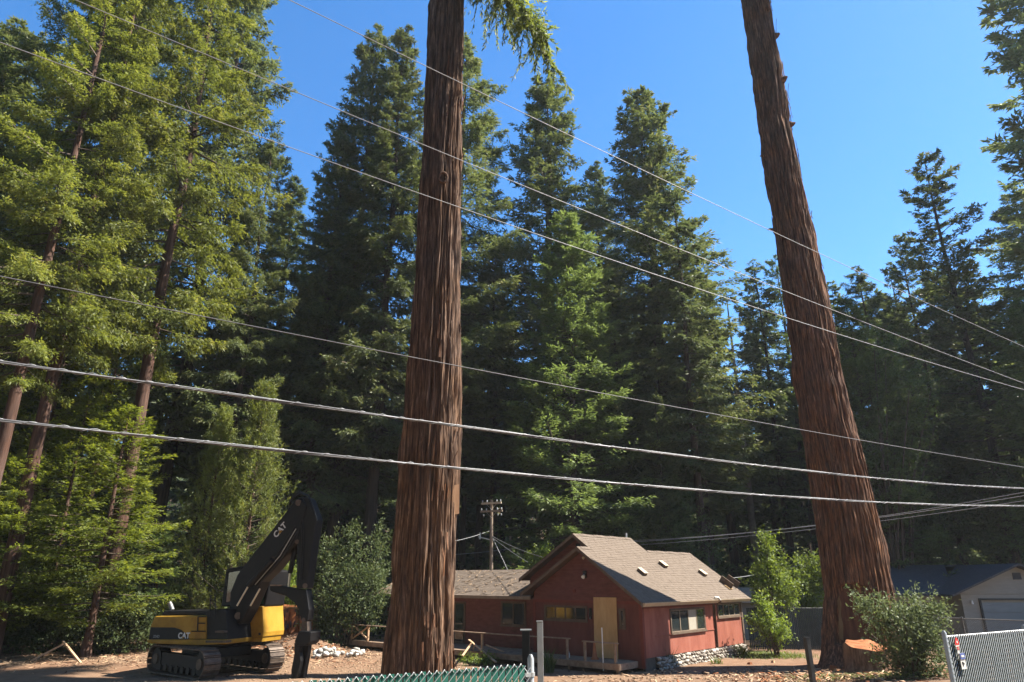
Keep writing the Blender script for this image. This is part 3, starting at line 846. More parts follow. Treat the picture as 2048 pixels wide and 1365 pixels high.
# ------------------------------------------------------------------ shrubs, small trees, ground plants
def shrub_mesh(name, seed, blobs, leaves, ll, lw, up=0.35, shell=0.55, fold=0.18, clusters=None):
    """leaf quads gathered in twig-end clusters through ellipsoid volumes: blobs = [(x,y,z,rx,ry,rz)]"""
    rg = np.random.default_rng(seed)
    B = np.array(blobs, float)
    vol = B[:, 3] * B[:, 4] * B[:, 5]
    nc = clusters or leaves // 14
    bi = rg.choice(len(B), nc, p=vol ** 0.75 / (vol ** 0.75).sum())
    d = unit(rg.normal(0, 1, (nc, 3)))
    rad = rg.uniform(shell ** 3, 1.0, nc) ** (1 / 3.0)
    rad *= 1 + 0.24 * rg.normal(0, 1, nc).clip(-1, 1.6)
    C = B[bi, :3] + d * rad[:, None] * B[bi, 3:]
    C[:, 2] = np.maximum(C[:, 2], 0.03)
    out = unit(d + np.array([0, 0, up]))
    k = leaves // nc
    ii = np.repeat(np.arange(nc), k)
    n = nc * k
    s = rg.random(n)
    dl = unit(out[ii] * 0.6 + rg.normal(0, 0.75, (n, 3)))
    p = C[ii] + out[ii] * ((s - 0.5) * ll * 4.0)[:, None] + rg.normal(0, ll * 0.45, (n, 3))
    nrm = unit(np.array([0, 0, 0.8]) + out[ii] * 0.4 + rg.normal(0, 0.6, (n, 3)))
    V, Fq = quads_from(p, dl, nrm, ll * rg.uniform(0.6, 1.3, n), lw * rg.uniform(0.6, 1.3, n), fold)
    tint = np.clip(0.15 + 0.5 * rg.random(nc)[ii] + 0.35 * s * rg.random(n), 0, 1)
    return np_mesh(name, V, Fq, False, {'tint': ('FACE', tint)}), B, C
def plant_shrub(name, label, x, y, blobs, leaves, ll, lw, leaf, seed, cat='shrub', group=None, stems=9, stem_mat='twig', stem_r=0.03, z=None, **kw):
    t = thing(name, label, cat, (x, y, gz(x, y) if z is None else z), group)
    me, B, C = shrub_mesh(name, seed, blobs, leaves, ll, lw, **kw)
    mb = MB()
    rg = random.Random(seed)
    for k in range(stems):
        c = C[rg.randrange(len(C))]
        b = (c[0] * 0.12 + rg.uniform(-.1, .1), c[1] * 0.12 + rg.uniform(-.1, .1), -0.1)
        m = (c[0] * 0.45 + rg.uniform(-.1, .1), c[1] * 0.45, c[2] * 0.55)
        mb.tube([b, m, c], [stem_r, stem_r * 0.7, stem_r * 0.25], 5)
    mb.build('stem', M[stem_mat], t, world=False)
    mobj('foliage', me, M[leaf], t)
    return t
def blob_px(cx, cy, rx, ry, Y, X0, Y0, z0, depth=None):
    """ellipsoid from its picture outline at distance Y, relative to the plant's foot"""
    p = at_y(cx, cy, Y)
    c = Y * cos(PITCH) + (p[2] - EYE) * sin(PITCH)
    mx, my = rx * c / FPX, ry * c / FPX
    return (p[0] - X0, Y - Y0, p[2] - z0, mx, depth or mx, my)
def shrub_px(name, label, fx, fy, Y, outl, leaves, ll, lw, leaf, seed, **kw):
    """outl: list of (cx, cy, rx, ry[, dY]) in picture pixels; (fx) column of the foot"""
    X = at_y(fx, 1200, Y)[0]
    z0 = gz(X, Y)
    bl = [blob_px(o[0], o[1], o[2], o[3], Y + (o[4] if len(o) > 4 else 0), X, Y, z0) for o in outl]
    return plant_shrub(name, label, X, Y, bl, leaves, ll, lw, leaf, seed, **kw)

shrub_px('glossy_shrub', 'glossy evergreen shrub beside the fresh stump, left of the white-meshed fence', 1800, 0, 25.5,
         [(1818, 1270, 62, 55), (1845, 1235, 45, 40), (1762, 1225, 40, 32), (1805, 1335, 48, 45), (1860, 1320, 45, 55), (1725, 1205, 26, 20), (1875, 1215, 26, 14), (1822, 1195, 14, 18)], 10500, 0.135, 0.055, 'gloss_leaf', 3, stems=40, shell=0.3)
shrub_px('broadleaf_shrub', 'large pale-leaved broadleaf bush between the excavator and the left deck', 700, 0, 42,
         [(690, 1190, 62, 85), (740, 1200, 45, 80), (660, 1120, 35, 50), (705, 1085, 26, 30), (640, 1230, 40, 60), (755, 1110, 25, 60, 2), (700, 1060, 10, 18)], 15000, 0.17, 0.085, 'shrub_leaf', 5, stems=30, shell=0.35)
shrub_px('broadleaf_shrub', 'bright green bush showing through the bend of the excavator boom', 565, 0, 44,
         [(560, 1150, 35, 45), (575, 1190, 35, 40), (540, 1200, 30, 45)], 6000, 0.17, 0.09, 'lime_leaf', 6, stems=12, shell=0.35)
shrub_px('broadleaf_shrub', 'pale bush with cream shoots behind the excavator engine, below the twin pines', 440, 0, 43,
         [(430, 1160, 40, 60), (395, 1190, 35, 50), (480, 1110, 40, 45), (460, 1200, 50, 40), (500, 1060, 20, 30), (360, 1210, 30, 30)], 9000, 0.17, 0.085, 'shrub_leaf', 7, stems=22, shell=0.35)
G_B = 'broadleaf bushes along the left wood edge'
shrub_px('broadleaf_shrub', 'leafy bush at the wood edge, at the left picture edge', 30, 0, 39,
         [(20, 1220, 70, 80), (70, 1250, 60, 55), (20, 1150, 40, 40), (-40, 1240, 60, 70)], 12000, 0.17, 0.085, 'shrub_leaf', 8, group=G_B, stems=22, shell=0.35)
shrub_px('broadleaf_shrub', 'leafy bush at the wood edge, left of the slanting young trunk', 130, 0, 40,
         [(120, 1230, 55, 75), (150, 1180, 35, 40), (95, 1180, 30, 40)], 8000, 0.17, 0.085, 'shrub_leaf', 9, group=G_B, stems=16, shell=0.35)
shrub_px('broadleaf_shrub', 'low pale bush behind the excavator counterweight', 250, 0, 39,
         [(240, 1265, 55, 40), (200, 1270, 40, 40), (285, 1250, 35, 45), (260, 1225, 40, 30)], 9000, 0.16, 0.08, 'shrub_leaf', 10, group=G_B, stems=16, shell=0.35)
shrub_px('leafy_sapling', 'bright green slender young tree right of the red house', 1540, 0, 40,
         [(1540, 1150, 35, 50), (1535, 1095, 20, 35), (1565, 1180, 35, 40), (1520, 1180, 25, 40)], 6500, 0.15, 0.085, 'lime_leaf', 11, cat='tree', stems=10, shell=0.25, stem_r=0.05)
shrub_px('broadleaf_shrub', 'light green rounded bush left of the right giant trunk foot, behind the dark fence', 1625, 0, 43,
         [(1620, 1165, 35, 55), (1595, 1180, 30, 45), (1640, 1140, 22, 30)], 5500, 0.15, 0.08, 'lime_leaf', 12, stems=12, shell=0.3)
shrub_px('leafy_sapling', 'small lime green sapling in front of the dark mesh fence', 1540, 0, 37,
         [(1540, 1240, 26, 40), (1550, 1265, 36, 22), (1528, 1215, 16, 24), (1520, 1250, 20, 20)], 2600, 0.14, 0.085, 'lime_leaf', 13, cat='tree', stems=9, shell=0.2)
shrub_px('broadleaf_shrub', 'bright bush peeking over the wing roof beside the gable', 1090, 0, 46,
         [(1075, 1115, 18, 14), (1062, 1125, 12, 10), (1090, 1110, 16, 16)], 1600, 0.16, 0.09, 'lime_leaf', 14, stems=5)
shrub_px('maple_tree', 'broadleaf maple with sunlit leaves in the shade right of the right giant trunk', 1790, 0, 50,
         [(1770, 760, 60, 60), (1740, 850, 50, 60), (1810, 850, 50, 60), (1760, 690, 40, 30), (1840, 780, 40, 50), (1720, 930, 40, 60), (1800, 960, 60, 60)], 8000, 0.24, 0.13, 'fir_leaf', 15, cat='tree', stems=20, shell=0.4, stem_r=0.10)
shrub_px('broadleaf_shrub', 'dim shaded bush behind the grey house roof', 1890, 0, 56,
         [(1890, 1060, 110, 70), (1990, 1040, 90, 80), (1800, 1070, 70, 60), (1950, 980, 90, 60)], 9000, 0.26, 0.15, 'shrub_leaf', 16, stems=12)
shrub_px('broadleaf_shrub', 'dim shaded bush behind the house, right of the utility pole', 1330, 0, 50,
         [(1330, 1060, 60, 60), (1270, 1075, 50, 50), (1400, 1090, 50, 60), (1360, 1000, 40, 40)], 7000, 0.2, 0.10, 'fir_leaf', 17, stems=12)
# young conifers at the left wood edge
def young_px(px, py, Y, label, width=1.0, kind='young', leaf='young_leaf', lean=(0, 0), grp='young conifers at the left wood edge'):
    return tree_px('young_conifer', kind, px, py, Y, label, group=grp, leaf=leaf, bark='bark_ruddy', width=width, lean=lean)
young_px(262, 815, 37.5, 'young yellow-green conifer with flat sprays, nearest the excavator', 1.15)
young_px(182, 790, 40, 'young conifer with a bare slanting lower trunk behind the left bushes', 0.95)
young_px(60, 905, 36, 'young yellow-green conifer at the foot of the ruddy left trunks', 1.1)
young_px(150, 620, 44, 'taller young conifer with bright layered boughs between the ruddy left trunks', 0.85)
young_px(250, 660, 46, 'mid green young conifer left of the brown bushy redwood trunk', 0.85)
young_px(-10, 780, 39, 'young conifer cut by the left picture edge', 1.0)
young_px(330, 1060, 41, 'small young conifer in the shade left of the excavator engine', 1.2, leaf='fir_leaf')
# twin pines behind the excavator
def pine_mesh(name, seed, H, R, n):
    rg = np.random.default_rng(seed)
    nb = 190
    h = 0.5 + (H - 0.6) * (np.arange(nb) + rg.random(nb)) / nb
    az = np.arange(nb) * 2.39996 + rg.normal(0, .3, nb)
    rel = h / H
    L = R * (np.clip(1 - rel, 0, 1) ** 0.85 * np.clip(rel * 3 + .6, 0, 1)) * rg.uniform(0.55, 1.15, nb) + 0.1
    m = 9
    i = np.repeat(np.arange(nb), m)
    t = rg.uniform(0.35, 1.0, nb * m)
    hd = np.stack([np.cos(az), np.sin(az), 0 * az], 1)
    P = hd[i] * (L[i] * t)[:, None] + np.stack([0 * t, 0 * t, h[i] + L[i] * (0.15 * t + 0.35 * t * t)], 1)
    P += rg.normal(0, 0.14, P.shape)
    ax = unit(hd[i] * 0.5 + np.array([0, 0, 0.9]) + rg.normal(0, 0.3, P.shape))
    k = max(4, n // (nb * m))
    ii = np.repeat(np.arange(nb * m), k)
    s = rg.random(len(ii))
    q = P[ii] + ax[ii] * (s * 0.45)[:, None]
    d = unit(ax[ii] * 0.7 + rg.normal(0, 0.7, q.shape))
    nrm = unit(rg.normal(0, 1, d.shape))
    V, Fq = quads_from(q, d, nrm, 0.22 * rg.uniform(0.7, 1.3, len(ii)), 0.035 * rg.uniform(0.7, 1.3, len(ii)))
    tint = np.clip(0.2 + 0.5 * rg.random(nb * m)[ii] + 0.25 * s, 0, 1)
    crown = np_mesh(name + '_crown', V, Fq, False, {'tint': ('FACE', tint)})
    I = np.arange(nb)
    one = np.ones(nb)
    Vl, Fl = limb_tubes(np.stack([0 * h, 0 * h, h], 1), hd * (L * .5)[:, None] + np.stack([0 * h, 0 * h, h + L * .15], 1), hd * (L * .95)[:, None] + np.stack([0 * h, 0 * h, h + L * .45], 1), 0.01 + 0.012 * L)
    return dict(crown=crown, limbs=np_mesh(name + '_limbs', Vl, Fl, True), trunk=trunk_mesh(name + '_trunk', seed, H * .97, 0.14, 12, 20), H=H)
KIND['pine'] = pine_mesh('pine', 5, 13, 3.3, 32000)
tree_px('pine_tree', 'pine', 532, 778, 42.5, 'taller right one of the twin yellow-green pines behind the excavator boom', leaf='pine_leaf', bark='bark_ruddy', width=0.95, group='twin pines')
tree_px('pine_tree', 'pine', 450, 825, 43, 'shorter left one of the twin yellow-green pines behind the excavator', leaf='pine_leaf', bark='bark_ruddy', width=0.8, group='twin pines')
# bare dead snag against the sky
t = thing('dead_snag', 'bare dead grey snag with thin limbs, left of the right giant trunk', 'tree', (at_y(1458, 640, 66)[0], 66, gz(24, 66)))
top = at_y(1455, 598, 66) - np.array(t.location)
mb = MB()
mb.tube([(0, 0, -0.4), (0.1, 0, top[2] * 0.5), (0, 0, top[2])], [0.4, 0.26, 0.05], 8)
mb.build('trunk', M['dead_twig'], t, world=False)
rg = random.Random(9)
mb = MB()
for k in range(34):
    zz = top[2] * rg.uniform(0.6, 0.98)
    a = rg.uniform(0, 2 * pi)
    L = rg.uniform(0.8, 2.6) * (1.2 - zz / top[2] * 0.8)
    mb.tube([(0, 0, zz), (cos(a) * L * .6, sin(a) * L * .6, zz + .1), (cos(a) * L, sin(a) * L, zz + rg.uniform(-.2, .5))], [0.05, 0.035, 0.012], 4)
tag(mb.build('limbs', M['dead_twig'], t, world=False), kind='stuff')
# strap-leaved clumps and grass
def tuft(name, label, x, y, n, h, spread, leaf, seed, cat, group=None, kind=None, area=0.0, w=0.03):
    rg = np.random.default_rng(seed)
    a = rg.uniform(0, 2 * pi, n)
    bx, by = rg.normal(0, 1, n) * (0.10 + area), rg.normal(0, 1, n) * (0.10 + area * 0.6)
    z0 = ground_z(x + bx, y + by) - gz(x, y)
    d = unit(np.stack([np.cos(a) * spread, np.sin(a) * spread, np.ones(n)], 1) + rg.normal(0, 0.15, (n, 3)))
    p = np.stack([bx, by, z0 - 0.02], 1)
    hh = h * rg.uniform(0.5, 1.1, n)
    mid = p + d * (hh * 0.6)[:, None]
    d2 = unit(d + np.stack([np.cos(a) * spread * 1.3, np.sin(a) * spread * 1.3, -0.3 * np.ones(n)], 1))
    tip = mid + d2 * (hh * 0.5)[:, None]
    s = np.stack([-np.sin(a), np.cos(a), 0 * a], 1) * w / 2
    V = np.stack([p - s, p + s, mid + s, mid - s, tip + s * 0.1, tip - s * 0.1], 1).reshape(-1, 3)
    b = np.arange(n)[:, None] * 6
    Fq = np.concatenate([b + np.array([[0, 1, 2, 3]]), b + np.array([[3, 2, 4, 5]])])
    t1 = rg.random(n)
    o = mobj(name, np_mesh(name, V, Fq, False, {'tint': ('FACE', np.concatenate([t1 * 0.7, t1 * 0.7 + 0.2]))}), M[leaf])
    o.location = (x, y, gz(x, y))
    return tag(o, label, None if kind else cat, group, kind)
def tuft_px(px, py, *a, z=0.0, **kw):
    p = at_z(px, py, z)
    return p
p = at_z(1337, 1333, 0.05); tuft('strap_leaf_plant', 'dark strap-leaved clump at the shaded house corner by the cobbles', p[0], p[1], 70, 0.85, 0.35, 'iris', 1, 'plant')
p = at_z(1487, 1312, 0.05); tuft('strap_leaf_plant', 'bright strap-leaved clump at the right end of the cobbled plinth', p[0], p[1], 90, 0.75, 0.4, 'grass', 2, 'plant')
p = at_z(1435, 1326, 0.05); tuft('strap_leaf_plant', 'small weed clump in front of the middle of the cobbles', p[0], p[1], 40, 0.4, 0.5, 'grass', 3, 'plant')
p = at_z(1530, 1310, 0.05); tuft('grass', 'sunlit grass strip between the red house and the right giant trunk', p[0], p[1], 2600, 0.22, 0.5, 'grass', 4, None, kind='stuff', area=1.0, w=0.02)
p = at_z(1095, 1335, 0.1); tuft('strap_leaf_plant', 'dark strap-leaved clump in the shade beside the steel gate post', p[0], p[1] - 1.0, 90, 1.0, 0.3, 'iris', 5, 'plant')
for k, (px, py) in enumerate(((936, 1330), (975, 1328), (960, 1330))):
    p = at_z(px, py, 0.0)
    plant_shrub('weed_clump', ['leafy green weed under the fallen planks, next to the giant straight trunk', 'leafy green weed under the slanting plank end', 'small leafy weed between the other two below the deck'][k], p[0], p[1], [(0, 0, 0.22, 0.38, 0.3, 0.2)], 350, 0.10, 0.06, 'lime_leaf', 60 + k, cat='weed', stems=5, stem_r=0.008, group='weeds below the deck')
p = at_z(1690, 1318, 0.2); plant_shrub('fern_sprout', 'small green sprout on the shaded side of the fresh stump', p[0] - 0.1, p[1] - 2.4, [(0, 0, 0.55, 0.22, 0.2, 0.35)], 110, 0.16, 0.06, 'gloss_leaf', 70, cat='plant', stems=4, stem_r=0.008)
p = at_z(1655, 1350, 0.3); tuft('dry_grass', 'dry grass and twigs in the foreground below the fresh stump', p[0] + 1.2, p[1], 2400, 0.28, 1.1, 'grass', 6, None, kind='stuff', area=1.1, w=0.015)
p = at_z(600, 1288, 0.0); tuft('grass', 'low green weeds left of the deck corner', p[0] + 0.6, p[1] + 0.5, 900, 0.3, 0.7, 'grass', 7, None, kind='stuff', area=0.7, w=0.04)

# ------------------------------------------------------------------ red house
HA = radians(41.0)
HU = np.array([sin(HA), cos(HA), 0.0])        # along the right wall, away from the camera
HV = np.array([-cos(HA), sin(HA), 0.0])       # along the front wall, to the left
HC = np.array([5.47, 31.08, 0.0])
UPV = np.array([0, 0, 1.0])
def hp(s, v, z):
    return HC + HU * s + HV * v + UPV * z
def hbox(mb, s0, s1, v0, v1, z0, z1):
    return mb.hexa([hp(s0, v1, z0), hp(s0, v0, z0), hp(s1, v0, z0), hp(s1, v1, z0), hp(s0, v1, z1), hp(s0, v0, z1), hp(s1, v0, z1), hp(s1, v1, z1)])
RED_SHADED = [(0.095, 0.032, 0.024), (0.138, 0.047, 0.035), (0.17, 0.064, 0.048)]  # red darkened so the colour carries the shade on the front
M['red_shaded'] = siding_mat('red_siding_shaded', RED_SHADED, tuple(HV), 0.20)
M['red_sunlit'] = siding_mat('red_siding_sunlit', [(0.215, 0.066, 0.042), (0.29, 0.094, 0.062), (0.35, 0.135, 0.092)], tuple(HU), 0.20)  # same red lightened, the sun on this wall is put into the colour
M['red_plank'] = surf('red_plank_paint', RED_SHADED, 2.5, (1, 1, 3), 0.75, 0.25)
M['red_trim'] = surf('red_trim_paint', [(0.13, 0.032, 0.022), (0.19, 0.05, 0.033)], 3, bump=0.1)
M['brown_trim'] = surf('brown_trim_paint', [(0.085, 0.058, 0.040), (0.15, 0.105, 0.072)], 3, bump=0.15)
M['fascia'] = surf('weathered_fascia', [(0.17, 0.125, 0.085), (0.27, 0.21, 0.15)], 4, bump=0.2)
M['gutter'] = surf('tan_gutter', [(0.38, 0.30, 0.21), (0.48, 0.40, 0.29)], 4, rough=0.5, bump=0.05)
M['shingle'] = surf('asphalt_shingle', [(0.105, 0.080, 0.060), (0.140, 0.108, 0.082), (0.17, 0.135, 0.105)], 5.0, (1, 1, 1), 0.95, 0.5, 60)
M['window'] = glass_mat('window_glass')
M['blind'] = surf('curtain_fabric', [(0.30, 0.27, 0.21), (0.40, 0.37, 0.30)], 6, (6, 6, 0.4), bump=0.3)
M['ply'] = surf('plywood', [(0.34, 0.20, 0.085), (0.46, 0.29, 0.13), (0.54, 0.36, 0.18)], 3, (1, 1, 0.25), 0.8, 0.15)
M['deck'] = surf('weathered_deck_wood', [(0.16, 0.105, 0.07), (0.25, 0.175, 0.12), (0.33, 0.25, 0.18)], 4, (1, 1, 1), 0.85, 0.3)
M['new_wood'] = surf('tan_lumber', [(0.34, 0.20, 0.11), (0.46, 0.30, 0.18), (0.55, 0.38, 0.24)], 4, bump=0.2)
M['steel'] = surf('galvanised_steel', [(0.36, 0.37, 0.37), (0.50, 0.51, 0.50)], 9, rough=0.45, bump=0.1, metal=0.6)
M['white'] = surf('white_paint', [(0.55, 0.55, 0.52), (0.68, 0.68, 0.65)], 5, bump=0.05)
M['black'] = surf('black_paint', [(0.010, 0.010, 0.011), (0.022, 0.021, 0.020)], 6, rough=0.45, bump=0.1)

house = thing('red_house', 'red wooden house with brown shingle roofs and a plywood sheet over its door', 'house', HC)
RS, LS = 0.715, 0.60                     # right and left roof pitch (rise per run)
RV, RZ = 2.95, 5.0                       # lower ridge
HV2, HZ2 = 3.87, 5.0 + RS * (3.87 - 2.95)  # upper ridge, in the plane of the right slope
WL = 5.85                                # left end of the gable front
def roof_z(v):
    return RZ - RS * (RV - v) if v < RV else RZ - LS * (v - RV)
# ---- walls
mb = MB(); hbox(mb, 0.0, 0.14, 0.0, WL, 0.12, 2.72); mb.build('front_wall', M['red_shaded'], house)
mb = MB(); hbox(mb, 0.142, 10.05, 0.0, 0.14, 0.50, 2.78); mb.build('side_wall', M['red_sunlit'], house)
mb = MB(); hbox(mb, 0.15, 10.05, 0.03, 0.13, -0.2, 0.499); mb.build('foundation', surf('plinth_mortar', [(0.06, 0.05, 0.042), (0.10, 0.085, 0.07)], 6), house)
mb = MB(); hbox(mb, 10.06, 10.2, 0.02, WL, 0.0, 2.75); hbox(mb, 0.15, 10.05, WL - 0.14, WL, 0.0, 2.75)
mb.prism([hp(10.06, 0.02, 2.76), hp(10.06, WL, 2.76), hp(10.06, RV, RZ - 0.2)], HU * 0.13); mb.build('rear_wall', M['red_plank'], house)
# horizontal gable planks of the front gable
z = 2.725
k = 0
while z < RZ - 0.22:
    z1 = min(z + 0.152, RZ - 0.16)
    def lim(zz):
        return max(0.0, RV - (RZ - 0.15 - zz) / RS), min(WL, RV + (RZ - 0.15 - zz) / LS)
    a0, a1 = lim(z)
    b0, b1 = lim(z1)
    if b1 - b0 < 0.05:
        b0, b1 = RV - 0.02, RV + 0.02
    mb = MB()
    mb.hexa([hp(-0.032, a1, z), hp(-0.032, a0, z), hp(0.13, a0, z), hp(0.13, a1, z), hp(-0.008, b1, z1 - 0.004), hp(-0.008, b0, z1 - 0.004), hp(0.13, b0, z1 - 0.004), hp(0.13, b1, z1 - 0.004)])
    mb.build('plank', M['red_plank'], house)
    z = z1
# trims
for nm, (s0, s1, v0, v1, z0, z1) in dict(a=(-0.045, -0.002, -0.03, WL + 0.03, 2.60, 2.723), b=(-0.04, -0.002, -0.035, 0.11, 0.12, 2.598), c=(-0.04, -0.002, WL - 0.10, WL + 0.03, 0.12, 2.598),
                                         d=(0.0, 0.12, -0.04, -0.002, 0.5, 2.42), e=(6.70, 6.82, -0.045, -0.002, 0.45, 2.75), f=(9.93, 10.08, -0.045, -0.002, 0.45, 2.75)).items():
    mb = MB(); hbox(mb, s0, s1, v0, v1, z0, z1); mb.build('trim_board', M['red_trim'] if nm in 'abcd' else M['brown_trim'], house)
mb = MB(); hbox(mb, 0.13, 6.69, -0.04, -0.002, 2.425, 2.53); mb.build('trim_board', M['red_trim'], house)
mb = MB(); hbox(mb, 1.0, 6.69, -0.03, -0.002, 1.30, 1.335); mb.build('trim_board', M['red_sunlit'], house)
# ---- roof slopes with shingle courses
def slope(name, s0, s1, va, za, vb, zb, parent, thick=0.09, frame=hp, expo=0.145):
    """courses of shingles from the eave (va,za) up to (vb,zb), between s0 and s1; frame(s, v, z)"""
    L = sqrt((vb - va) ** 2 + (zb - za) ** 2)
    n = max(2, int(L / expo))
    dv, dz = (vb - va) / L, (zb - za) / L
    nv, nz = -dz, dv
    if nz < 0:
        nv, nz = -nv, -nz
    A, B = frame(s0, va, za), frame(s0, vb, zb)
    mb = MB()
    def pt(s, d, h):
        return frame(s, va + dv * d + nv * h, za + dz * d + nz * h)
    mb.hexa([pt(s0, 0, -thick), pt(s1, 0, -thick), pt(s1, L, -thick), pt(s0, L, -thick), pt(s0, 0, -0.003), pt(s1, 0, -0.003), pt(s1, L, -0.003), pt(s0, L, -0.003)])
    par = mb.build(name, M['brown_trim'], parent)
    mb = MB()
    rg = random.Random(int(L * 1000) + int(s1 * 10))
    for c in range(n):
        d0, d1 = L * c / n, L * (c + 1) / n
        s = s0 - 0.02
        off = rg.uniform(0, 0.3)
        first = True
        while s < s1 + 0.02:
            e = min(s + (0.33 if not first else 0.33 - off), s1 + 0.02)
            first = False
            h = 0.015 + rg.uniform(-0.003, 0.004)
            d00 = d0 - 0.012 + rg.uniform(-0.008, 0.008)
            P = [pt(s, d00, 0.0), pt(e - 0.008, d00, 0.0), pt(e - 0.008, d1 + 0.02, 0.0), pt(s, d1 + 0.02, 0.0),
                 pt(s, d00, h), pt(e - 0.008, d00, h), pt(e - 0.008, d1 + 0.02, 0.003), pt(s, d1 + 0.02, 0.003)]
            mb.add(P, [(4, 5, 6, 7), (0, 1, 5, 4), (1, 2, 6, 5), (3, 0, 4, 7)])
            s = e
    q = mb.build('shingles', M['shingle'], par)
    tag(q, kind='stuff')
    return par
EO, FO = 0.30, 0.42                     # eave and front overhang
slope('roof_slope', -FO, 10.55, -EO, RZ - RS * (RV + EO), RV, RZ, house)                         # right, lower part
slope('roof_slope', 0.55, 5.75, RV + 0.01, RZ + RS * 0.01, HV2, HZ2, house)                      # right, up to the upper ridge
slope('roof_slope', -FO, 0.95, 6.35, RZ - LS * (6.35 - RV), RV, RZ, house)                       # front gable, left slope
slope('roof_slope', 0.55, 5.75, 7.25, HZ2 - LS * (7.25 - HV2), HV2, HZ2, house)                  # upper gable, left slope
slope('roof_slope', 5.76, 10.55, 6.2, RZ - LS * (6.2 - RV), RV, RZ, house)
# upper gable wall (two faces) with planks, under the upper roof
z = 3.3
while z < HZ2 - 0.2:
    z1 = min(z + 0.152, HZ2 - 0.15)
    def lim2(zz):
        return max(RV - 0.2, HV2 - (HZ2 - 0.14 - zz) / RS), min(6.9, HV2 + (HZ2 - 0.14 - zz) / LS)
    a0, a1 = lim2(z)
    b0, b1 = lim2(z1)
    if b1 - b0 < 0.05:
        b0, b1 = HV2 - 0.02, HV2 + 0.02
    mb = MB()
    mb.hexa([hp(0.965, a1, z), hp(0.965, a0, z), hp(1.1, a0, z), hp(1.1, a1, z), hp(0.985, b1, z1 - .004), hp(0.985, b0, z1 - .004), hp(1.1, b0, z1 - .004), hp(1.1, b1, z1 - .004)])
    mb.build('plank', M['red_plank'], house)
    z = z1
mb = MB(); mb.prism([hp(5.60, RV - 0.1, RZ - 0.25), hp(5.60, 6.9, 3.4), hp(5.60, HV2, HZ2 - 0.15)], HU * 0.1); hbox(mb, 1.11, 5.6, 6.78, 6.9, 2.6, 3.75); mb.build('upper_wall', M['red_plank'], house)
# rake boards
def rake(s, va, za, vb, zb, h=0.16):
    mb = MB()
    mb.hexa([hp(s - 0.03, va, za - h), hp(s, va, za - h), hp(s, vb, zb - h), hp(s - 0.03, vb, zb - h), hp(s - 0.03, va, za), hp(s, va, za), hp(s, vb, zb), hp(s - 0.03, vb, zb)])
    mb.build('rake_board', M['brown_trim'], house)
rake(-FO - 0.004, -EO, RZ - RS * (RV + EO) + 0.02, RV, RZ + 0.02)
rake(-FO - 0.004, 6.35, RZ - LS * (6.35 - RV) + 0.02, RV + 0.001, RZ + 0.02)
rake(0.546, 7.25, HZ2 - LS * (7.25 - HV2) + 0.02, HV2 + 0.001, HZ2 + 0.02)
rake(0.546, RV - 0.1, RZ - RS * 0.1 + 0.02, HV2, HZ2 + 0.02)
rake(10.59, -EO, RZ - RS * (RV + EO) + 0.02, RV, RZ + 0.02)
# eave fascia, gutter, downspout elbow
ez = RZ - RS * (RV + EO)
mb = MB(); hbox(mb, -FO, 10.52, -EO + 0.005, -EO + 0.035, ez - 0.17, ez - 0.03); mb.build('fascia', M['fascia'], house)
mb = MB()
mb.hexa([hp(-0.35, -EO - 0.11, ez - 0.03), hp(-0.35, -EO + 0.0, ez - 0.15), hp(10.5, -EO + 0.0, ez - 0.15), hp(10.5, -EO - 0.11, ez - 0.03), hp(-0.35, -EO - 0.115, ez + 0.0), hp(-0.35, -EO, ez - 0.005), hp(10.5, -EO, ez - 0.005), hp(10.5, -EO - 0.115, ez + 0.0)])
mb.build('gutter', M['gutter'], house)
mb = MB(); mb.tube([hp(6.6, -EO - 0.05, ez + 0.05), hp(6.75, -EO - 0.12, ez + 0.04), hp(6.78, -EO - 0.14, ez - 0.1), hp(6.76, -0.09, ez - 0.25), hp(6.76, -0.075, 0.5)], 0.035, 7); mb.build('downspout', M['brown_trim'], house)
mb = MB(); mb.tube([hp(6.45, -EO + 0.02, ez + 0.1), hp(6.6, -EO - 0.1, ez + 0.09), hp(6.7, -EO - 0.14, ez - 0.03)], 0.05, 8); mb.build('vent_hose', M['white'], house)
mb = MB(); mb.tube([hp(2.2, -0.06, 2.62), hp(2.2, -0.14, 2.56)], [0.04, 0.07], 8); mb.build('flood_light', M['gutter'], house)
# soffit boards under the eaves
mb = MB(); mb.add([hp(0, -EO + 0.04, ez - 0.14), hp(10.4, -EO + 0.04, ez - 0.14), hp(10.4, -0.01, 2.70), hp(0, -0.01, 2.70)], [(0, 1, 2, 3)]); mb.build('soffit', M['brown_trim'], house)
# ---- roof vents, fallen boards, vent pipe
def on_roof(s, v, h=0.0):
    l = sqrt(1 + RS * RS)
    return hp(s, v - RS / l * h, RZ - RS * (RV - v) + h / l)
slope_dir = unit(HV + UPV * RS)
slope_n = np.cross(HU, slope_dir) * -1
if slope_n[2] < 0: slope_n = -slope_n
for px, py in ((1283, 1147), (1325, 1132), (1404, 1149)):
    q = on_plane(px, py, on_roof(0, 0), slope_n)
    mb = MB()
    c0 = q + slope_n * 0.08
    mb.box(c0, (0.30, 0.42, 0.13), (HU, slope_dir, slope_n))
    v_ = mb.build('roof_vent', M['brown_trim'], house, 0.015)
    mb = MB(); mb.box(q + slope_n * 0.155, (0.34, 0.44, 0.015), (HU, slope_dir, slope_n)); mb.build('cap', M['gutter'], v_)
for px, py, w in ((1450, 1171, 0.46), (1463, 1168, 0.42)):
    q = on_plane(px, py, on_roof(0, 0), slope_n)
    mb = MB(); mb.box(q + slope_n * 0.17, (0.05, 0.75, 0.32), (HU, slope_dir, slope_n)); mb.build('skylight_curb', M['brown_trim'], house)
q = on_plane(1456, 1176, on_roof(0, 0), slope_n)
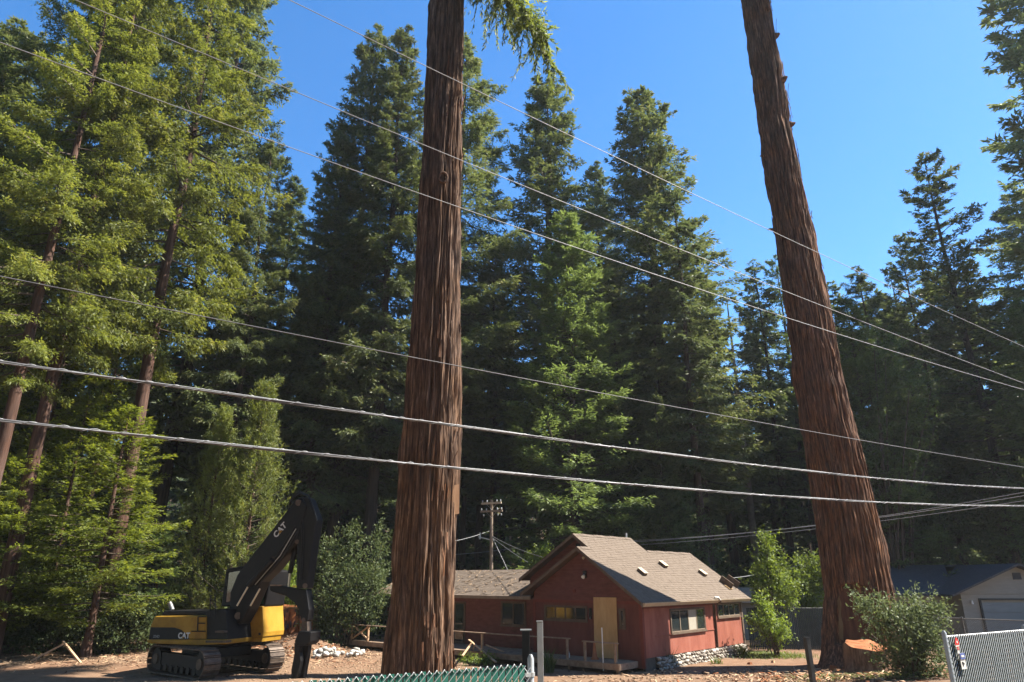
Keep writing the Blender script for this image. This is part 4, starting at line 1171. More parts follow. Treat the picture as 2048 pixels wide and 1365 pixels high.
mb = MB(); mb.box(q + slope_n * 0.045, (0.35, 0.35, 0.03), (HU, slope_dir, slope_n)); mb.build('bare_sheathing', M['ply'], house)
mb = MB(); mb.tube([hp(5.4, HV2 + 0.05, HZ2 - 0.3), hp(5.4, HV2 + 0.05, HZ2 + 0.28)], 0.06, 8); mb.build('vent_pipe', M['steel'], house)
# ridge caps
for s0, s1, v_, z_ in ((-FO, 0.55, RV, RZ), (0.55, 5.75, HV2, HZ2), (5.76, 10.55, RV, RZ)):
    mb = MB()
    s = s0
    while s < s1 - 0.05:
        e = min(s + 0.24, s1)
        h = 0.036 + 0.008 * sin(s * 31)
        mb.add([hp(s, v_ - 0.14, z_ - 0.14 * RS + h), hp(e + .02, v_ - 0.14, z_ - 0.14 * RS + h - .01), hp(e + .02, v_, z_ + h), hp(s, v_, z_ + h + .012), hp(e + .02, v_ + 0.14, z_ - 0.14 * LS + h - .01), hp(s, v_ + 0.14, z_ - 0.14 * LS + h)], [(0, 1, 2, 3), (3, 2, 4, 5)])
        s = e
    tag(mb.build('ridge_cap', M['shingle'], house), kind='stuff')
# ---- windows
def window(s0, s1, v0, v1, z0, z1, panes, side, blinds=(), parent=house, fm='brown_trim', fw=0.07, base=None):
    """side 's' = right wall (outward -v), 'f' = front wall (outward -s). panes: number of sashes"""
    wroot = MB()
    o = -0.0 if base is None else base
    if side == 's':
        def B(mb, a0, a1, d0, d1, b0, b1): return hbox(mb, a0, a1, o - d1, o - d0, b0, b1)
        a0, a1 = s0, s1
    else:
        def B(mb, a0, a1, d0, d1, b0, b1): return hbox(mb, o - d1, o - d0, a0, a1, b0, b1)
        a0, a1 = v0, v1
    B(wroot, a0, a1, 0.004, 0.05, z0, z0 + fw); B(wroot, a0, a1, 0.004, 0.05, z1 - fw, z1)
    B(wroot, a0, a0 + fw, 0.004, 0.05, z0 + fw, z1 - fw); B(wroot, a1 - fw, a1, 0.004, 0.05, z0 + fw, z1 - fw)
    B(wroot, a0 - 0.03, a1 + 0.03, 0.052, 0.085, z0 - 0.03, z0 + 0.03)
    w = wroot.build('window', M[fm], parent)
    n = panes
    iw = (a1 - a0 - 2 * fw) / n
    for k in range(n):
        b0 = a0 + fw + iw * k
        mb = MB(); B(mb, b0 + 0.02, b0 + iw - 0.02, 0.008, 0.014, z0 + fw + .02, z1 - fw - .02); mb.build('pane', M['window'], w)
        if k in blinds:
            mb = MB(); B(mb, b0 + 0.03, b0 + iw - 0.02, 0.016, 0.020, z0 + fw + .02, z1 - fw - .02); mb.build('curtain', M['blind'], w)
        mb = MB()
        B(mb, b0, b0 + 0.028, 0.010, 0.035, z0 + fw, z1 - fw); B(mb, b0 + iw - 0.028, b0 + iw, 0.010, 0.035, z0 + fw, z1 - fw)
        B(mb, b0 + 0.029, b0 + iw - 0.029, 0.010, 0.035, z0 + fw, z0 + fw + 0.028); B(mb, b0 + 0.029, b0 + iw - 0.029, 0.010, 0.035, z1 - fw - 0.028, z1 - fw)
        mb.build('sash', M['fascia'] if side == 's' else M['brown_trim'], w)
    return w
window(2.38, 5.75, 0, 0, 1.32, 2.36, 4, 's', blinds=(2,))
window(7.15, 9.78, 0, 0, 1.80, 2.50, 4, 's')
window(0, 0, 2.78, 5.22, 1.82, 2.48, 4, 'f')
window(0, 0, 0.80, 1.12, 1.62, 2.42, 1, 'f')
# plywood sheet, lamp, vent, wreath hook
mb = MB(); mb.hexa([hp(-0.12, 2.40, 0.42), hp(-0.12, 1.20, 0.42), hp(-0.095, 1.20, 0.42), hp(-0.095, 2.40, 0.42), hp(-0.075, 2.38, 2.86), hp(-0.075, 1.18, 2.86), hp(-0.05, 1.18, 2.86), hp(-0.05, 2.38, 2.86)]); mb.build('plywood_sheet', M['ply'], house)
mb = MB(); hbox(mb, -0.12, -0.035, 2.72, 2.90, 3.66, 3.98); lamp = mb.build('lamp_housing', M['black'], house, 0.02)
mb = MB(); mb.tube([hp(-0.13, 2.80, 3.78), hp(-0.26, 2.78, 3.70)], [0.05, 0.09], 8); mb.build('lamp_head', M['white'], lamp)
mb = MB(); mb.tube([hp(-0.05, 2.82, 4.56), hp(-0.13, 2.84, 4.52)], [0.05, 0.07], 8); mb.build('flood_light', M['gutter'], house)
mb = MB(); mb.tube([hp(-0.06, 3.45, 3.10), hp(-0.03, 3.45, 3.10)], 0.09, 12); mb.build('round_vent', M['red_trim'], house)
mb = MB(); hbox(mb, 0.93, 0.962, 3.72, 3.98, HZ2 - 0.75, HZ2 - 0.42); mb.build('gable_vent', M['black'], house)
mb = MB(); hbox(mb, -0.14, -0.05, 2.50, 2.62, 2.08, 2.40); lamp = mb.build('wall_lantern', M['black'], house, 0.02)
mb = MB(); hbox(mb, -0.135, -0.055, 2.515, 2.605, 1.95, 2.07); mb.build('lantern_glass', M['window'], lamp)
# ---- cobbles of the plinth along the right wall
rg = random.Random(21)
stone_mats = [surf('cobble_%d' % i, [tuple(c * 0.75 for c in col), col], 5, bump=0.3) for i, col in enumerate([(0.42, 0.38, 0.32), (0.30, 0.265, 0.22), (0.50, 0.46, 0.40), (0.22, 0.19, 0.16)])]
def pebble(name, seed, sub=1):
    import bmesh
    bm = bmesh.new()
    bmesh.ops.create_icosphere(bm, subdivisions=sub, radius=1.0)
    r_ = random.Random(seed)
    for v in bm.verts:
        v.co *= r_.uniform(0.80, 1.12)
    me = bpy.data.meshes.new(name)
    bm.to_mesh(me)
    bm.free()
    for p_ in me.polygons:
        p_.use_smooth = True
    return me
PEB = []
for i in range(8):
    me = pebble('stone', 300 + i)
    me.materials.append(stone_mats[i % 4])
    PEB.append(me)
ct = thing('cobbled_plinth', 'low plinth of pale round cobbles under the sunlit right wall of the red house', 'plinth', hp(5, -0.1, 0))
ctl = np.array(ct.location)
nst = 0
rowz = 0.02
zi = 0
while rowz < 0.5:
    s = 0.9 + rg.uniform(0, 0.1)
    while s < 9.9 and nst < 299:
        w = rg.uniform(0.09, 0.17)
        o = bpy.data.objects.new('stone', rg.choice(PEB))
        depth = -0.16 + 0.14 * (rowz / 0.5)
        q = hp(s + w, depth + rg.uniform(-.03, .03), rowz + rg.uniform(-.02, .03)) - ctl
        o.location = q
        o.scale = (w * 0.98, w * 0.9, rg.uniform(0.07, 0.10))
        o.rotation_euler = (rg.uniform(-.5, .5), rg.uniform(-.6, .6), -HA + pi / 2 + rg.uniform(-.4, .4))
        link(o, ct)
        nst += 1
        s += w * 1.85
    rowz += 0.125
# ---- left wing
def wp(s, v, z):      # wing frame: same axes
    return hp(s, v, z)
W0, WE = 0.90, 18.3          # front wall line and left end
mb = MB(); hbox(mb, W0, W0 + 0.14, WL + 0.01, 11.30, 0.1, 2.72); hbox(mb, W0, W0 + 0.14, 12.15, WE - 0.5, 0.1, 2.72); hbox(mb, W0, W0 + 0.14, 11.301, 12.149, 2.50, 2.72); mb.build('wing_wall', M['red_plank'], house)
mb = MB(); hbox(mb, W0 + 0.142, 6.0, WE - 0.64, WE - 0.5, 0.1, 2.72); hbox(mb, 6.0, 6.12, WL, WE - 0.5, 0.1, 2.72); mb.prism([hp(1.0, WE - .52, 2.72), hp(6.0, WE - .52, 2.72), hp(3.3, WE - .52, 3.9)], HV * 0.1); mb.build('wing_wall', M['red_plank'], house)
def sw(s, v, z):
    return hp(v, s, z)
slope('wing_roof_slope', WL + 0.4, WE, 0.25, 2.82, 3.3, 4.12, house, frame=sw)
slope('wing_roof_slope', WL + 0.4, WE, 6.5, 2.82, 3.3, 4.12, house, frame=sw)
mb = MB(); hbox(mb, 0.215, 0.245, WL + 0.4, WE, 2.68, 2.83); mb.build('fascia', M['fascia'], house)
mb = MB(); mb.hexa([hp(0.21, WE + .005, 2.66), hp(0.21, WE + .035, 2.66), hp(3.3, WE + .035, 3.96), hp(3.3, WE + .005, 3.96), hp(0.21, WE + .005, 2.84), hp(0.21, WE + .035, 2.84), hp(3.3, WE + .035, 4.15), hp(3.3, WE + .005, 4.15)]); mb.build('rake_board', M['fascia'], house)
mb = MB(); mb.add([hp(0.26, WL + .4, 2.70), hp(0.26, WE - .01, 2.70), hp(W0 - 0.005, WE - .01, 2.71), hp(W0 - 0.005, WL + .4, 2.71)], [(0, 1, 2, 3)]); mb.build('soffit', M['brown_trim'], house)
window(0, 0, 7.1, 8.75, 1.40, 2.56, 2, 'f', base=W0)
mb = MB(); hbox(mb, W0 - 0.03, W0 + 0.03, 11.32, 12.13, 0.42, 2.48); dr = mb.build('glass_door', M['brown_trim'], house)
mb = MB(); hbox(mb, W0 - 0.045, W0 - 0.033, 11.42, 12.03, 0.55, 2.38); mb.build('pane', M['window'], dr)

# ------------------------------------------------------------------ deck with railing
DK = thing('wooden_deck', 'weathered wooden deck with a broken railing along the red house front', 'deck', hp(-1.2, 8, 0))
DZ = 0.40
def deck_zone(s0, s1, v0, v1):
    n = max(1, int((s1 - s0) / 0.15))
    for k in range(n):
        a = s0 + (s1 - s0) * k / n
        mb = MB(); hbox(mb, a, a + (s1 - s0) / n - 0.008, v0, v1, DZ - 0.035, DZ + 0.004 * ((k * 7) % 3)); mb.build('plank', M['deck'], DK)
    mb = MB(); hbox(mb, s0 - 0.04, s0 - 0.004, v0 - 0.02, v1 + .02, DZ - 0.24, DZ - 0.005); mb.build('rim_board', M['deck'], DK)
    mb = MB(); hbox(mb, s0 - 0.003, s1, v0 - 0.04, v0 - 0.003, DZ - 0.24, DZ - 0.005); mb.build('rim_board', M['deck'], DK)
deck_zone(-1.45, -0.06, 0.30, 6.3)
deck_zone(-1.45, 0.86, 6.34, 13.2)
deck_zone(-1.45, 0.86, 13.25, 19.6)
for v_ in np.arange(0.4, 19.6, 2.4):
    mb = MB(); hbox(mb, -1.36, -1.24, v_, v_ + 0.12, -0.3, DZ - 0.24); mb.build('footing_post', M['deck'], DK)
def rail_post(v_, s=-1.40, h=1.18, m='new_wood'):
    mb = MB(); hbox(mb, s - 0.045, s + 0.045, v_ - 0.045, v_ + 0.045, DZ + 0.012, h); mb.build('post', M[m], DK)
def rail(v0, v1, z0, z1, s=-1.40, w=0.14, t=0.045, m='deck'):
    mb = MB(); mb.bar(hp(s, v0, z0), hp(s, v1, z1), w, t); mb.build('handrail', M[m], DK)
for v_ in (2.9, 5.2, 7.9, 10.4): rail_post(v_, m='new_wood' if v_ > 6 else 'deck')
rail(2.75, 6.2, 1.215, 1.205); rail(6.22, 13.6, 1.205, 1.20); rail(13.62, 19.5, 1.20, 1.20)
for v_ in (19.4, 17.95, 16.5, 13.5): rail_post(v_)
for a, b in ((19.35, 18.0), (17.9, 16.55)):
    mb = MB(); mb.bar(hp(-1.40, a, DZ + 0.06), hp(-1.40, b, 1.13), 0.06, 0.09, up=HU); mb.build('cross_brace', M['new_wood'], DK)
    mb = MB(); mb.bar(hp(-1.33, a, 1.13), hp(-1.33, b, DZ + 0.06), 0.06, 0.09, up=HU); mb.build('cross_brace', M['new_wood'], DK)
for v_ in (0.5, 2.0): rail_post(v_, s=-1.38, h=1.12, m='deck')
rail(0.35, 2.1, 1.14, 1.15, s=-1.38)
mb = MB(); mb.tube([hp(-1.47, 1.05, 0.10), hp(-1.47, 1.05, 1.72)], 0.022, 8); mb.build('pipe_post', M['white'], DK)
# fallen rails and planks, each a thing of its own
def plank_px(label, a, b, w=0.09, t=0.04, m='new_wood', cat='plank', group='loose planks on and below the deck', name='loose_plank'):
    mb = MB()
    a, b = np.array(a), np.array(b)
    c = (a + b) / 2
    mb.bar(a - c, b - c, w, t)
    o = mb.build(name, M[m])
    o.location = c
    tag(o, label, cat, group)
pl = lambda px, py, s: on_plane(px, py, hp(s, 0, 0), HU)
plank_px('long tan plank slanting down off the deck edge over the weeds', pl(938, 1280, -1.3), at_z(992, 1325, 0.15), 0.10, 0.04)
plank_px('short tan plank leaning steeply against the broken rail', at_z(925, 1312, 0.45), pl(943, 1287, -1.2), 0.08, 0.04)
plank_px('broken brace slanting right between the two rail posts', pl(972, 1290, -1.25), pl(1008, 1304, -1.25), 0.08, 0.04)
plank_px('flat plank lying along the deck edge below the window', pl(955, 1302, -1.1), pl(1005, 1308, -1.1), 0.14, 0.04)
plank_px('flat plank on the deck next to the giant straight trunk', pl(905, 1300, -0.9), pl(945, 1297, -0.9), 0.14, 0.04)
plank_px('short upright stick by the first broken post', pl(946, 1309, -1.25), pl(949, 1288, -1.25), 0.06, 0.04)
plank_px('long bare pole slanting up at the left wood edge', at_z(62, 1322, 0.0), at_y(128, 1288, 36.2), 0.09, 0.07, 'new_wood', group='loose poles at the left wood edge')
plank_px('tan pole leaning down right at the left wood edge', at_y(126, 1283, 35.6), at_z(162, 1327, 0.0), 0.09, 0.07, 'new_wood', group='loose poles at the left wood edge')
mb = MB(); p = hp(-0.75, 1.95, DZ + 0.012)
mb.tube([p, p + UPV * 0.05, p + UPV * 0.06, p + UPV * 0.72], [0.17, 0.17, 0.115, 0.03], 12)
cone_o = mb.build('traffic_cone', surf('faded_orange_plastic', [(0.30, 0.10, 0.04), (0.40, 0.15, 0.06)], 4)); tag(cone_o, 'faded orange traffic cone on the deck in front of the plywood sheet', 'cone')
mb = MB(); p = hp(-0.9, 3.2, DZ + 0.012); mb.tube([p, p + UPV * .16, p + UPV * .19, p + UPV * .24], [0.045, 0.045, 0.018, 0.018], 8); tag(mb.build('bottle', M['white']), 'small white bottle standing on the deck beside the rail end', 'bottle')

# ------------------------------------------------------------------ grey neighbouring house (in the shade at the right)
M['grey_wall'] = surf('grey_siding', [(0.23, 0.215, 0.18), (0.28, 0.262, 0.22)], 2, (1, 1, 4), bump=0.15)
M['dark_shingle'] = surf('dark_shingle', [(0.035, 0.037, 0.042), (0.065, 0.067, 0.072)], 7, bump=0.4)
M['garage'] = surf('garage_door_paint', [(0.17, 0.19, 0.19), (0.20, 0.22, 0.22)], 3, bump=0.05)
GX, GY = 24.0, 46.0
nb = thing('grey_house', 'grey house with dark roof and garage door in deep shade behind the right fence', 'house', (27, 46, 0))
def B3(mb, x0, x1, y0, y1, z0, z1):
    return mb.hexa([(x0, y0, z0), (x1, y0, z0), (x1, y1, z0), (x0, y1, z0), (x0, y0, z1), (x1, y0, z1), (x1, y1, z1), (x0, y1, z1)])
mb = MB(); B3(mb, 22.0, 27.2, 46.0, 46.15, 0, 2.75); B3(mb, 22.0, 22.15, 46.16, 54, 0, 2.75); mb.build('wall', M['grey_wall'], nb)
mb = MB(); B3(mb, 27.21, 34.5, 44.3, 44.45, 0, 2.75); mb.prism([(26.9, 44.3, 2.76), (34.8, 44.3, 2.76), (30.85, 44.3, 4.35)], (0, 0.15, 0)); B3(mb, 27.21, 27.36, 44.46, 46, 0, 2.75); mb.build('garage_wall', M['grey_wall'], nb)
for k in range(12):
    mb = MB(); zz = 2.80 + 0.128 * k
    hw = (4.33 - zz) / 1.59 * 3.95
    if hw > 0.2:
        mb.hexa([(30.85 - hw, 44.275, zz), (30.85 + hw, 44.275, zz), (30.85 + hw, 44.299, zz), (30.85 - hw, 44.299, zz), (30.85 - hw + .2, 44.288, zz + .122), (30.85 + hw - .2, 44.288, zz + .122), (30.85 + hw - .2, 44.299, zz + .122), (30.85 - hw + .2, 44.299, zz + .122)]); mb.build('plank', M['grey_wall'], nb)
def tri_roof(name, P, th=0.12, m='dark_shingle'):
    mb = MB(); mb.prism(P, (0, 0, th)); return mb.build(name, M[m], nb)
tri_roof('roof_slope', [(21.3, 45.3, 2.62), (27.5, 45.3, 2.62), (30.0, 50.0, 4.45), (21.3, 50.0, 4.45)])
tri_roof('roof_slope', [(21.3, 50.01, 4.45), (34, 50.01, 4.45), (34, 54.8, 2.62), (21.3, 54.8, 2.62)])
tri_roof('garage_roof_slope', [(26.4, 43.8, 2.62), (30.85, 43.8, 4.42), (30.85, 50.0, 4.42), (26.4, 46.0, 2.62)])
tri_roof('garage_roof_slope', [(30.86, 43.8, 4.42), (35.3, 43.8, 2.62), (35.3, 50.0, 2.62), (30.86, 50.0, 4.42)])
for k in range(4):
    mb = MB(); B3(mb, 28.35, 33.3, 44.24, 44.28, 0.05 + 0.56 * k, 0.05 + 0.56 * k + 0.545); mb.build('garage_door_panel', M['garage'], nb)
mb = MB(); B3(mb, 28.22, 28.34, 44.22, 44.295, 0, 2.42); B3(mb, 33.31, 33.43, 44.22, 44.295, 0, 2.42); B3(mb, 28.22, 33.43, 44.22, 44.295, 2.421, 2.52); mb.build('door_frame', M['black'], nb)
mb = MB(); B3(mb, 24.3, 26.3, 45.94, 45.985, 1.0, 2.35); w = mb.build('window', M['white'], nb)
for x0 in (24.36, 25.02, 25.68):
    mb = MB(); B3(mb, x0, x0 + 0.56, 45.925, 45.938, 1.06, 2.29); mb.build('pane', M['window'], w)
mb = MB(); B3(mb, 30.6, 31.1, 44.24, 44.27, 3.6, 4.0); mb.build('gable_vent', M['dark_shingle'], nb)
mb = MB(); mb.tube([(27.75, 44.2, 2.2), (27.75, 44.2, 2.4)], [0.08, 0.05], 8); mb.build('wall_lamp', M['white'], nb)
sh = thing('shed', 'low dark-roofed shed peeking out behind the right end of the red house', 'shed', (16.2, 48, 0))
mb = MB(); B3(mb, 14.2, 18.2, 47, 50, 0, 2.2); mb.build('wall', M['grey_wall'], sh)
mb = MB(); mb.prism([(13.9, 46.7, 2.2), (13.9, 50.3, 2.2), (13.9, 48.5, 3.1)], (4.6, 0, 0)); mb.build('roof', M['fascia'], sh)

# ------------------------------------------------------------------ stumps, rocks, chips
def stump(name, label, x, y, r, h, seed, top_mat, bark, tl_f=0.1, group=None, z=None):
    t = thing(name, label, 'stump', (x, y, gz(x, y) if z is None else z), group)
    nth, nz = 72, 14
    th = np.linspace(0, 2 * pi, nth, endpoint=False)
    zz = np.linspace(-0.4, h, nz)
    T, Z = np.meshgrid(th, zz)
    rr_ = r * (1 + 0.35 * np.exp(-np.maximum(Z, 0) / (0.35 * h)) * vnoise(T / (2 * pi) * 8, Z * 0, seed, 8)) * (0.94 + 0.12 * vnoise(T / (2 * pi) * 24, Z / 0.7, seed + 1, 24)) * (0.72 + 0.5 * vnoise(T / (2 * pi) * 5, Z * 0, seed + 2, 5))
    tilt = (tl_f * r * np.sin(T) + 0.16 * r * (vnoise(T / (2 * pi) * 12, Z * 0, seed + 6, 12) - 0.5)) * np.clip((Z - h * 0.3) / (h * 0.7), 0, 1)
    V = np.stack([np.cos(T) * rr_, np.sin(T) * rr_, Z + tilt], -1).reshape(-1, 3)
    i = np.arange(nz - 1)[:, None] * nth
    j = np.arange(nth)[None]
    j2 = (j + 1) % nth
    mobj('bark', np_mesh('stump_bark', V, np.stack([i + j, i + j2, i + nth + j2, i + nth + j], -1).reshape(-1, 4), False), M[bark], t)
    top = V[-nth:]
    mb = MB()
    c = top.mean(0) + np.array([0, 0, 0.03])
    ring = top * np.array([0.97, 0.97, 1]) + np.array([0, 0, 0.012])
    rim = top * 0.5 + c * 0.5 + np.array([0, 0, 0.01])
    mb.add(list(ring) + list(rim) + [c], [(k, (k + 1) % nth, nth + (k + 1) % nth, nth + k) for k in range(nth)] + [(nth + k, nth + (k + 1) % nth, 2 * nth) for k in range(nth)])
    mb.build('sawn_top', top_mat, t, world=False)
    return t
fresh = surf('fresh_orange_wood', [(0.15, 0.048, 0.014), (0.26, 0.088, 0.027), (0.36, 0.145, 0.052)], 4.5, (1, 1, 1), 0.8, 0.5)
M['fresh'] = fresh
M['bark_pale'] = bark_mat('torn_pale_bark', [(0.05, 0.026, 0.014), (0.15, 0.078, 0.042), (0.28, 0.16, 0.09)], zs=0.15, scale=9.0)
p = at_z(1722, 1336, 0.3)
st = stump('tree_stump', 'freshly sawn orange-topped stump at the foot of the right giant trunk', p[0] - 0.05, p[1] - 0.8, 0.85, 1.0, 8, fresh, 'bark_pale', tl_f=0.13)
rs = random.Random(14)
for k in range(14):            # torn orange splinters round the rim and right flank
    a = radians(rs.uniform(-110, 40))
    mb = MB()
    r0 = 0.70 + rs.uniform(-0.04, 0.08)
    z0 = rs.uniform(0.0, 0.5)
    mb.bar((cos(a) * (r0 + 0.30), sin(a) * (r0 + 0.26), z0), (cos(a + rs.uniform(-.1, .1)) * (r0 + 0.02), sin(a) * (r0 + 0.02), z0 + rs.uniform(0.25, 0.45)), rs.uniform(0.04, 0.12), 0.03, up=(cos(a), sin(a), 0))
    mb.build('splinter', fresh if k % 3 else M['bark_red'], st, world=False)
p = at_y(566, 1284, 42.0)
st2 = stump('tree_stump', 'orange weathered stump with dark carved marks behind the excavator grapple', p[0] + 0.3, 42.6, 1.35, 2.0, 9, fresh, 'bark_red')
st2.scale = (1, 1, 1)
mbs = []
zc = 0.0
loc = np.array(st2.location)
for k in range(26):            # peeled orange face slabs round the camera side
    a = -pi / 2 + (k - 12.5) * 0.085 + random.Random(k).uniform(-.02, .02)
    mb = MB()
    r0 = 1.46 + 0.10 * sin(k * 1.7)
    z0, z1 = 0.35 + 0.2 * sin(k * 2.1), 1.75 + 0.25 * sin(k * 0.9 + 1)
    mb.bar((cos(a) * (r0 + 0.12), sin(a) * (r0 + 0.12), z0), (cos(a) * (r0 - 0.02), sin(a) * (r0 - 0.02), z1), 0.17, 0.10, up=(cos(a), sin(a), 0))
    mb.build('peeled_slab', fresh, st2, world=False)
rg = random.Random(5)
for k in range(11):            # charred scratches
    a = -pi / 2 - 0.45 + k * 0.075
    mb = MB()
    zz = 0.95 + rg.uniform(-0.1, 0.1)
    mb.bar((cos(a) * 1.66, sin(a) * 1.66, zz), (cos(a + rg.uniform(-.06, .06)) * 1.62, sin(a) * 1.62, zz + rg.uniform(0.25, 0.5)), 0.06, 0.05, up=(cos(a), sin(a), 0))
    mb.build('dark_mark', M['black'], st2, world=False)
# pale rocks
rg = random.Random(12)
rock_mats = [surf('pale_rock_%d' % i, [tuple(c * .7 for c in col), col], 4, bump=0.4) for i, col in enumerate([(0.50, 0.49, 0.45), (0.40, 0.38, 0.34), (0.58, 0.57, 0.53)])]
ROCK = []
for i in range(6):
    me = pebble('rock', 500 + i)
    me.materials.append(rock_mats[i % 3]); ROCK.append(me)
for (px0, px1, py, n, lab, hmax) in ((618, 682, 1316, 34, 'pale grey rock in the longer rock heap below the left deck end', 0.42), (695, 724, 1314, 16, 'pale grey rock in the small rock heap under the left deck', 0.38)):
    a, b = at_z(px0, py, 0.0), at_z(px1, py - 3, 0.0)
    for k in range(n):
        f = rg.random()
        q = a + (b - a) * f
        hh = hmax * sin(pi * min(max(f, .08), .92)) * rg.random()
        o = bpy.data.objects.new('rock', rg.choice(ROCK))
        x, y = q[0], q[1] + rg.uniform(-0.35, 0.35)
        s_ = rg.uniform(0.10, 0.22)
        o.location = (x, y, gz(x, y) + hh + s_ * 0.35)
        o.scale = (s_, s_ * rg.uniform(.7, 1), s_ * rg.uniform(.5, .8))
        o.rotation_euler = (rg.uniform(-.5, .5), rg.uniform(-.5, .5), rg.uniform(0, 6))
        link(o); tag(o, lab, 'rock', 'rocks of the ' + ('longer heap' if n > 20 else 'small heap'))
# scattered wood chips, bark shreds and small stones: too many to count
def litter(name, label, cx, cy, rx, ry, n, L, w, mats, seed, lift=0.0):
    rg = np.random.default_rng(seed)
    x = cx + rg.normal(0, 1, n) * rx
    y = cy + rg.normal(0, 1, n) * ry
    z = ground_z(x, y) + 0.01 + lift * rg.random(n)
    a = rg.uniform(0, 2 * pi, n)
    d = np.stack([np.cos(a), np.sin(a), rg.normal(0, .22, n)], 1)
    s = np.stack([-np.sin(a), np.cos(a), rg.normal(0, .2, n)], 1)
    ln, wd = L * rg.uniform(.3, 1.3, n), w * rg.uniform(.4, 1.3, n)
    p = np.stack([x, y, z], 1)
    up = np.array([0, 0, 0.012])
    A = [p - d * ln[:, None] / 2 - s * wd[:, None] / 2, p + d * ln[:, None] / 2 - s * wd[:, None] / 2, p + d * ln[:, None] / 2 + s * wd[:, None] / 2, p - d * ln[:, None] / 2 + s * wd[:, None] / 2]
    V = np.stack(A + [q + up for q in A], 1).reshape(-1, 3)
    b = np.arange(n)[:, None] * 8
    Fq = np.concatenate([b + np.array([f_]) for f_ in ((4, 5, 6, 7), (0, 1, 5, 4), (1, 2, 6, 5), (2, 3, 7, 6), (3, 0, 4, 7))])
    me = np_mesh(name, V, Fq)
    for m_ in mats: me.materials.append(m_)
    idx = np.tile(rg.integers(0, len(mats), n), 5)
    me.polygons.foreach_set('material_index', idx.astype(np.int32))
    return tag(mobj(name, me, None), label, kind='stuff')
chip_m = [fresh, M['bark_red'], M['new_wood'], surf('dry_litter', [(0.22, 0.15, 0.09), (0.32, 0.23, 0.15)], 5, bump=0)]
p = at_z(1690, 1345, 0.2)
litter('wood_chips', 'orange wood chips and bark shreds around the fresh stump', p[0], p[1] - 1.5, 2.6, 1.6, 1300, 0.30, 0.05, chip_m, 1, 0.10)
p = at_z(1400, 1350, 0.1)
litter('wood_chips', 'scattered chips on the bare soil in front of the red house', p[0], p[1], 3.5, 1.6, 700, 0.22, 0.05, chip_m[1:], 2)
p = at_z(560, 1312, 0.0)
litter('wood_chips', 'chips and clods on the soil around the carved stump', p[0], p[1] + 2.0, 2.6, 2.2, 900, 0.22, 0.07, chip_m, 3, 0.05)
p = at_z(200, 1325, 0.0)
litter('forest_litter', 'needles and sticks on the soil along the left wood edge', p[0] + 2, p[1] + 1, 7.0, 2.0, 1500, 0.35, 0.03, chip_m[1:], 4, 0.03)
p = at_z(700, 1335, 0.0)
litter('forest_litter', 'needles and gravel on the bare yard before the deck', p[0], p[1], 4.0, 3.0, 1500, 0.09, 0.04, chip_m[3:], 5)
for k, (px, py, lab) in enumerate(((1668, 1335, 'pale orange wood block lying before the fresh stump'), (1545, 1318, 'small pale block lying on the soil before the sapling'), (1499, 1322, 'reddish brick on the soil right of the cobbles'))):
    q = at_z(px, py, 0.15)
    mb = MB(); mb.hexa([(-.22, -.12, 0), (.2, -.15, 0), (.25, .12, 0), (-.2, .14, 0), (-.15, -.1, .2), (.15, -.12, .17), (.16, .1, .15), (-.12, .1, .2)])
    o = mb.build('wood_block', fresh if k != 1 else M['new_wood'])
    o.location = (q[0], q[1], gz(q[0], q[1])); o.rotation_euler = (0, 0, k); o.scale = (1, 1, 1) if k == 0 else (.5, .5, .5)
    tag(o, lab, 'block')

# ------------------------------------------------------------------ road behind the fence line (below the picture)
m_road = surf('asphalt', [(0.04, 0.04, 0.042), (0.065, 0.064, 0.062)], 8, bump=0.3)
mb = MB()
for k in range(40):
    a, b = -60 + k * 4, -56 + k * 4
    P = []
    for s_, d_ in ((a, -10), (b, -10), (b, -2.2), (a, -2.2)):
        q = FP + FD * s_ + FN * d_
        P.append((q[0], q[1], max(gz(q[0], q[1]), 1.2) + 0.12))
    mb.add(P, [(0, 1, 2, 3)])
tag(mb.build('road', m_road), 'asphalt road on the near side of the fence', kind='structure')

# ------------------------------------------------------------------ excavator
YEL = surf('cat_yellow_paint', [(0.20, 0.105, 0.011), (0.33, 0.18, 0.015), (0.39, 0.225, 0.028)], 1.6, rough=0.6, bump=0.12)
DKM = surf('dark_machine_paint', [(0.005, 0.005, 0.006), (0.012, 0.011, 0.011)], 4, rough=0.5, bump=0.15, spec=0.2)
SHOE = surf('worn_track_steel', [(0.06, 0.045, 0.035), (0.14, 0.105, 0.08)], 6, rough=0.6, bump=0.3, metal=0.3)
ROD = surf('chrome_rod', [(0.5, 0.45, 0.36), (0.6, 0.55, 0.46)], 5, rough=0.3, bump=0, metal=0.7)
CABLE0 = surf('dull_pipe_steel', [(0.16, 0.16, 0.16), (0.24, 0.24, 0.23)], 5, rough=0.5, metal=0.3)
EYAW = radians(20)
E1 = np.array([cos(EYAW), -sin(EYAW), 0]); E2 = np.array([sin(EYAW), cos(EYAW), 0])
EP = np.array([-12.3, 31.2, 0.0])
ex = thing('excavator', 'yellow and black tracked excavator with a hanging log grapple, parked in the shade', 'excavator', EP)
def ep(px, py, off=0.0):
    """picture point on the machine's upright long plane, shifted off metres to the far side"""
    return on_plane(px, py, EP + E2 * off, E2)
def eplate(name, pts, off, th, m, parent=ex, bevel=0.0):
    mb = MB()
    mb.prism([ep(x, y, off) for x, y in pts], E2 * th)
    return mb.build(name, m, parent, bevel)
near = -1.4
body = eplate('body', [(296, 1279), (300, 1254), (309, 1233), (411, 1232), (411, 1279)], near, 2.8, YEL, bevel=0.05)
eplate('skirt', [(293, 1279.5), (452, 1279.5), (451, 1289), (390, 1291), (295, 1287)], near - 0.04, 2.86, YEL, bevel=0.03)
